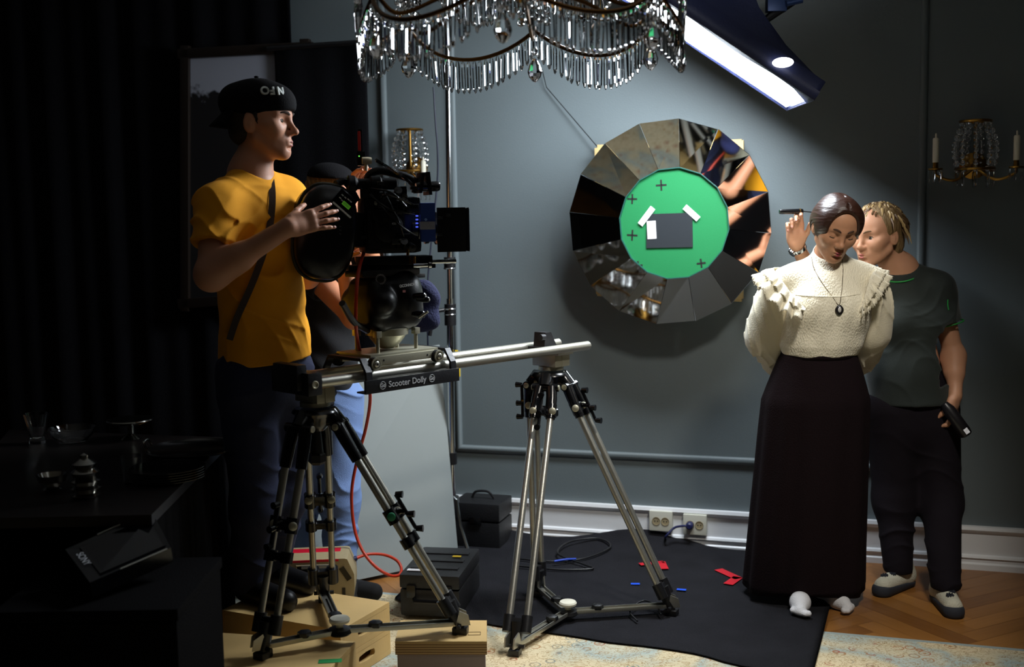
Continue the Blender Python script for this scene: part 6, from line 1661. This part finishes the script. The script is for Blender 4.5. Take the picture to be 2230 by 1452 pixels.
# ---------------------------------------------------------------- make-up artist behind her
def makeup_artist():
    g = at; Y = 4.72
    t = Thing('person', 'person in dark green t-shirt and patterned slippers leaning in with mascara', 'person', Vector((1.62, 4.6, .0)))
    Hd = Head(g(1908, 513, Y - .06), (-.80, -.58, -.10), (-.06, -.03, 1), 1.04)
    neck = g(1962, 588, Y); chest = g(1972, 690, Y); belly = g(1978, 790, Y); pel = g(1985, 880, Y)
    shR, shL = g(1905, 632, Y + .10), g(2042, 628, Y - .02)
    elR, wrR = g(1790, 640, Y + .02), g(1734, 532, Y - .14)
    elL, wrL = g(2078, 775, Y - .03), g(2080, 862, Y - .10)
    f1, f2 = fl(1955, 1280, .0), fl(2058, 1318, .0)
    kn1, kn2 = g(1948, 1090, Y - .02), g(2050, 1090, Y - .05)
    fw = Vector((-.5, -.86, 0)).normalized()
    S = SDF(); head_sdf(S, Hd, True, 'open', .98, 1.0)
    S.cone(Hd(0, -.02, -.05), neck, .050, .056, .03); S.chain([neck, chest, belly, pel], [.06, .105, .105, .105], .06); S.cone(shR, shL, .05, .05, .05)
    S.chain([shR, elR, wrR], [.050, .040, .026], .03); S.chain([shL, elL, wrL], [.046, .038, .027], .03); S.cone(elL, elL.lerp(wrL, .4), .039, .036, .03)
    for i, (kn, f) in enumerate(((kn1, f1), (kn2, f2))):
        hip = pel + Vector((.085 * (1 if i else -1), 0, -.03)); S.chain([hip, kn, f + ZUP * .09], [.09, .058, .04], .04)
    c = ((1.0, .9, .3), (1.1, .9, .4), (1.0, .9, .5), (.9, .9, .5))
    t1 = hand_sdf(S, wrR, Vector((-.12, -.10, 1)), Vector((-.25, -.95, 0)), Vector((1, 0, 0)), .95, ((.45, .9, .5), (.75, .95, .5), (1.0, 1.0, .6), (1.15, 1.0, .6)), .03, .5, .6)
    t2 = hand_sdf(S, wrL, Vector((-.10, -.10, -1)), Vector((-.75, .55, 0)), Vector((-.6, -.8, 0)), .98, ((.5, .8, .5), (.55, .85, .5), (.6, .9, .5), (.6, .9, .5)), .02, .5, .35)
    body = S.build('body', skin('skin_artist', rgb(188, 138, 108)), t, .0034)
    nails(body, t1); nails(body, t2); face_parts(t, body, Hd, 'open', (-.1, -.1), mat('brow_fair', rgb(120, 90, 62), .8), mat('lips_artist', rgb(176, 98, 92), .4))
    # short layered fair hair: cap of hair plus locks
    h = SDF(lambda P: .0016 * np.sin(P[:, 0] * 260 + P[:, 2] * 90) * np.sin(P[:, 2] * 40 + P[:, 1] * 210)); K = Hd.k
    h.ell(Hd(0, -.024, .038), [.084 * K, .104 * K, .090 * K], Hd.R, .01); h.ell(Hd(0, -.066, -.030), [.070 * K, .054 * K, .085 * K], Hd.R, .03)
    h.ell(Hd(0, .106, -.026), [.074 * K, .073 * K, .078 * K], Hd.R, .010, 's')
    for q in (-1, 1): h.ell(Hd(q * .09, .0, -.024), [.018, .026, .040], Hd.R, .006, 's')
    h.cut(Hd(0, 0, -.095), Hd.d(0, .5, -1))
    M_fh = mat('fair_cropped_hair', rgb(122, 98, 64), .5, bump=(160, .6, (1, 1, .15)), var=(40, .35)); hair = h.build('hair', M_fh, t, .0036)
    rn_ = random.Random(5); M_lock = [mat('lock_fair', rgb(176, 148, 100), .45), mat('lock_brown', rgb(92, 68, 42), .5)]
    for lm in M_lock:
        mb = MB()
        for k in range(120):
            a = rn_.uniform(-PI, PI); el = rn_.uniform(-.25, 1.45); r0 = (.085 * K, .105 * K, .091 * K)
            d0 = Vector((math.sin(a) * math.cos(el), math.cos(a) * math.cos(el), math.sin(el)))
            if d0.y > .35 and d0.z < .58: continue
            if d0.z < .15 and d0.y > -.25: continue
            p0 = Vector((d0.x * .084, d0.y * .103 - .024, d0.z * .090 + .038)); dn = Vector((d0.x * .3, d0.y * .35 + (.15 if d0.y > 0 else -.1), -1 + d0.z * .55)); L_ = rn_.uniform(.03, .062)
            p1 = p0 + dn * L_ * .5 + d0 * .008; p2 = p0 + dn * L_ + d0 * rn_.uniform(-.002, .010)
            if p2.y > .06 and p2.z < .045: p2 = p1 + Vector((.01 if p0.x > 0 else -.01, 0, -.006))
            mb.tube([Hd(*p0), Hd(*p1), Hd(*p2)], [.0055, .0045, .0008], 5)
        mb.build('hair_locks', lm, hair, 1)
    # t-shirt with green piping
    M_tee = mat('bottle_green_jersey', rgb(25, 34, 30), .8, bump=(420, .2), sheen=.15)
    yv = Vector((0, 1, 0))
    sh = SDF(ridges((.006, (.55, 0, 1), 60, .4, gate(belly + Vector((.02, -.1, 0)), .17)), (.005, (-.5, 0, 1), 70, 1.0, gate(chest + Vector((.09, -.1, -.04)), .15)), (.006, (.8, .3, .6), 60, 2, gate(shL + Vector((-.02, 0, -.1)), .12))))
    sh.chain([neck - ZUP * .05, chest, belly, pel + ZUP * .02], [.09, .142, .155, .172], .07, sq=(yv, 1.2))
    for q in (-1, 1): sh.ell(chest + Vector((.075 * q, -.075, -.02)), [.075, .06, .07], None, .05)
    sh.cone(shR, shL, .062, .062, .06); sh.cone(neck - ZUP * .02, shR.lerp(neck, .4), .055, .055, .04).cone(neck - ZUP * .02, shL.lerp(neck, .4), .055, .055, .04)
    hems = []
    for a, b_, L_ in ((shR, elR, .17), (shL, elL, .145)):
        d = (b_ - a).normalized(); sh.cone(a, a + d * (L_ + .03), .063, .066, .045); x_, y_, d_ = frame(d); sh.box(a + d * (L_ + .12), [.105, .105, .12], (x_, y_, d_), .01, .004, 's'); hems.append((a + d * L_, d))
    sh.ell(neck + ZUP * .018 + fw * .018, [.068, .064, .055], None, .01, 's'); sh.cone(neck + ZUP * .03, neck + ZUP * .14 + fw * .0, .066, .09, .01, 's'); sh.cut(pel + ZUP * .01, -ZUP)
    tee = sh.build('t_shirt', M_tee, t, .0042)
    M_pip = mat('green_piping', rgb(34, 150, 64), .6)
    lat = Vector((-fw.y, fw.x, 0))
    MB().tube([neck + fw * (.012 + .073 * math.cos(a)) + lat * (.074 * math.sin(a)) + ZUP * (-.014 - .030 * math.cos(a)) for a in [2 * PI * i / 36 for i in range(36)]], .003, 6, True).build('neck_piping', M_pip, tee, 1)
    p, d = hems[1]; MB().torus(p + d * .006, d, .069, .0028, 36, 6).build('sleeve_piping', M_pip, tee, 1)
    mk = g(2064, 664, Y - .10); MB().tube([mk + ZUP * .022, mk, mk - ZUP * .020 + Vector((.004, 0, 0))], .0022, 6).build('sleeve_logo', M_pip, tee, 1)
    # trousers
    jn = SDF(ridges((.006, (.3, .1, 1), 55, 0, gate(f1.lerp(f2, .5) + Vector((0, 0, .25)), .35)))); jn.cone(pel + ZUP * .05, pel - ZUP * .07, .142, .146, .05, sq=(yv, 1.2))
    for i, (kn, f) in enumerate(((kn1, f1), (kn2, f2))):
        hip = pel + Vector((.085 * (1 if i else -1), 0, -.03)); jn.chain([hip, kn, f + ZUP * .085], [.112, .080, .058], .05)
    jn.cut(Vector((0, 0, .07)), -ZUP)
    jn.build('trousers', mat('black_trousers', rgb(20, 15, 22), .9, bump=(300, .2), spec=.2), t, .0045)
    # knitted slippers with dark soles and star pattern
    for f, d in ((f1, Vector((-.75, -.7, 0))), (f2, Vector((-.12, -1, 0)))):
        d.normalize(); sd = d.cross(ZUP)
        s = SDF(); s.cone(f - d * .05 + ZUP * .045, f + d * .12 + ZUP * .036, .043, .036, .03).cone(f - d * .05 + ZUP * .05, f - d * .03 + ZUP * .10, .043, .045, .03); s.cut(Vector((0, 0, .004)), -ZUP)
        sp = s.build('slipper', mat('cream_knit', rgb(206, 204, 186), .9, bump=(200, .5)), t, .004)
        ss = s; s = SDF(); s.cone(f - d * .05 + ZUP * .024, f + d * .127 + ZUP * .022, .048, .041, .03); s.cut(f + ZUP * .030, ZUP - d * .10); s.cut(Vector((0, 0, .001)), -ZUP); s.build('slipper_sole', mat('slate_sole', rgb(44, 48, 58), .8), sp, .004)
        for a, r_ in ((.098, .015), (.060, .013), (.022, .016)):
            c_ = f + d * a + sd * (.012 * math.sin(a * 90)); zt = .085 - .11 * max(0, a - .02); c_ = snap(ss, Vector((c_.x, c_.y, .09)), (0, 0, -1), .001, .05, .12); n_ = (ZUP + d * .35).normalized(); tg = (d - n_ * d.dot(n_)).normalized(); s2 = tg.cross(n_)
            mb = MB()
            for k in range(4): b_ = PI * k / 4; mb.box(c_, (2 * r_, .0055, .008), (tg * math.cos(b_) + s2 * math.sin(b_), s2 * math.cos(b_) - tg * math.sin(b_), n_))
            mb.build('knit_star', mat('navy_wool', rgb(30, 34, 44), .9), sp, 0)
    # steel watch on the raised wrist
    ad = (wrR - elR).normalized(); wc = wrR - ad * .018; x, y, _ = frame(ad)
    mb = MB()
    for k in range(18):
        a = 2 * PI * k / 18; r_ = x * math.cos(a) + y * math.sin(a); mb.box(wc + r_ * .032, (.0035, .0105, .017), (r_, ad.cross(r_), ad), .001)
    w = mb.build('watch', M_chrome, t)
    r_ = (Vector((-.8, -.5, .1)) - ad * Vector((-.8, -.5, .1)).dot(ad)).normalized(); MB().lathe(wc + r_ * .031, r_, [(.017, 0), (.017, .006), (.014, .008), (0, .008)], 24).build('watch_case', M_chrome, w)
    # wand and bottle are things of their own
    a0, a1 = g(1697, 461, Y - .20), g(1748, 460, Y - .19); a2 = g(1768, 462, Y - .19); d = (a1 - a0).normalized()
    m = Thing('mascara_wand', 'black mascara wand held up beside the smooth brown hair', 'make-up wand', a0)
    MB().lathe(a0, d, [(0, 0), (.0085, .001), (.0095, .01), (.0105, (a1 - a0).length - .012), (.0095, (a1 - a0).length), (0, (a1 - a0).length)], 20).build('handle', M_blkgloss, m)
    MB().cyl(a1 - d * .014 + Vector((0, 0, 0)), a1 - d * .010, .0112).build('gold_ring', M_brass, m)
    MB().cyl(a1, a2, .0022).build('stem', M_blkgloss, m)
    mb = MB().lathe(a2 - d * .002, d, [(.002, 0), (.004, .004), (.0042, .022), (.002, .027), (0, .028)], 12); mb.build('bristles', M_blkcloth, m)
    b0, b1 = g(2056, 878, Y - .14), g(2106, 948, Y - .17); d = (b1 - b0).normalized(); Lb = (b1 - b0).length
    m = Thing('brush_bottle', 'dark cylindrical bottle with a white label held down at the side', 'bottle', b1)
    MB().lathe(b0, d, [(0, 0), (.015, .001), (.018, .01), (.0255, .03), (.027, Lb - .02), (.024, Lb - .004), (.018, Lb), (0, Lb)], 28).build('bottle', mat('bottle_black', rgb(18, 16, 18), .35), m)
    vd = (CAM - b1).normalized(); n_ = (vd - d * vd.dot(d)).normalized(); n_ = (n_ + d.cross(n_) * -.35).normalized()
    MB().box(b1 - d * .020 + n_ * .0265, (.022, .018, .002), (d, n_.cross(d), n_)).build('white_label', M_tp, m)
    return
makeup_artist()
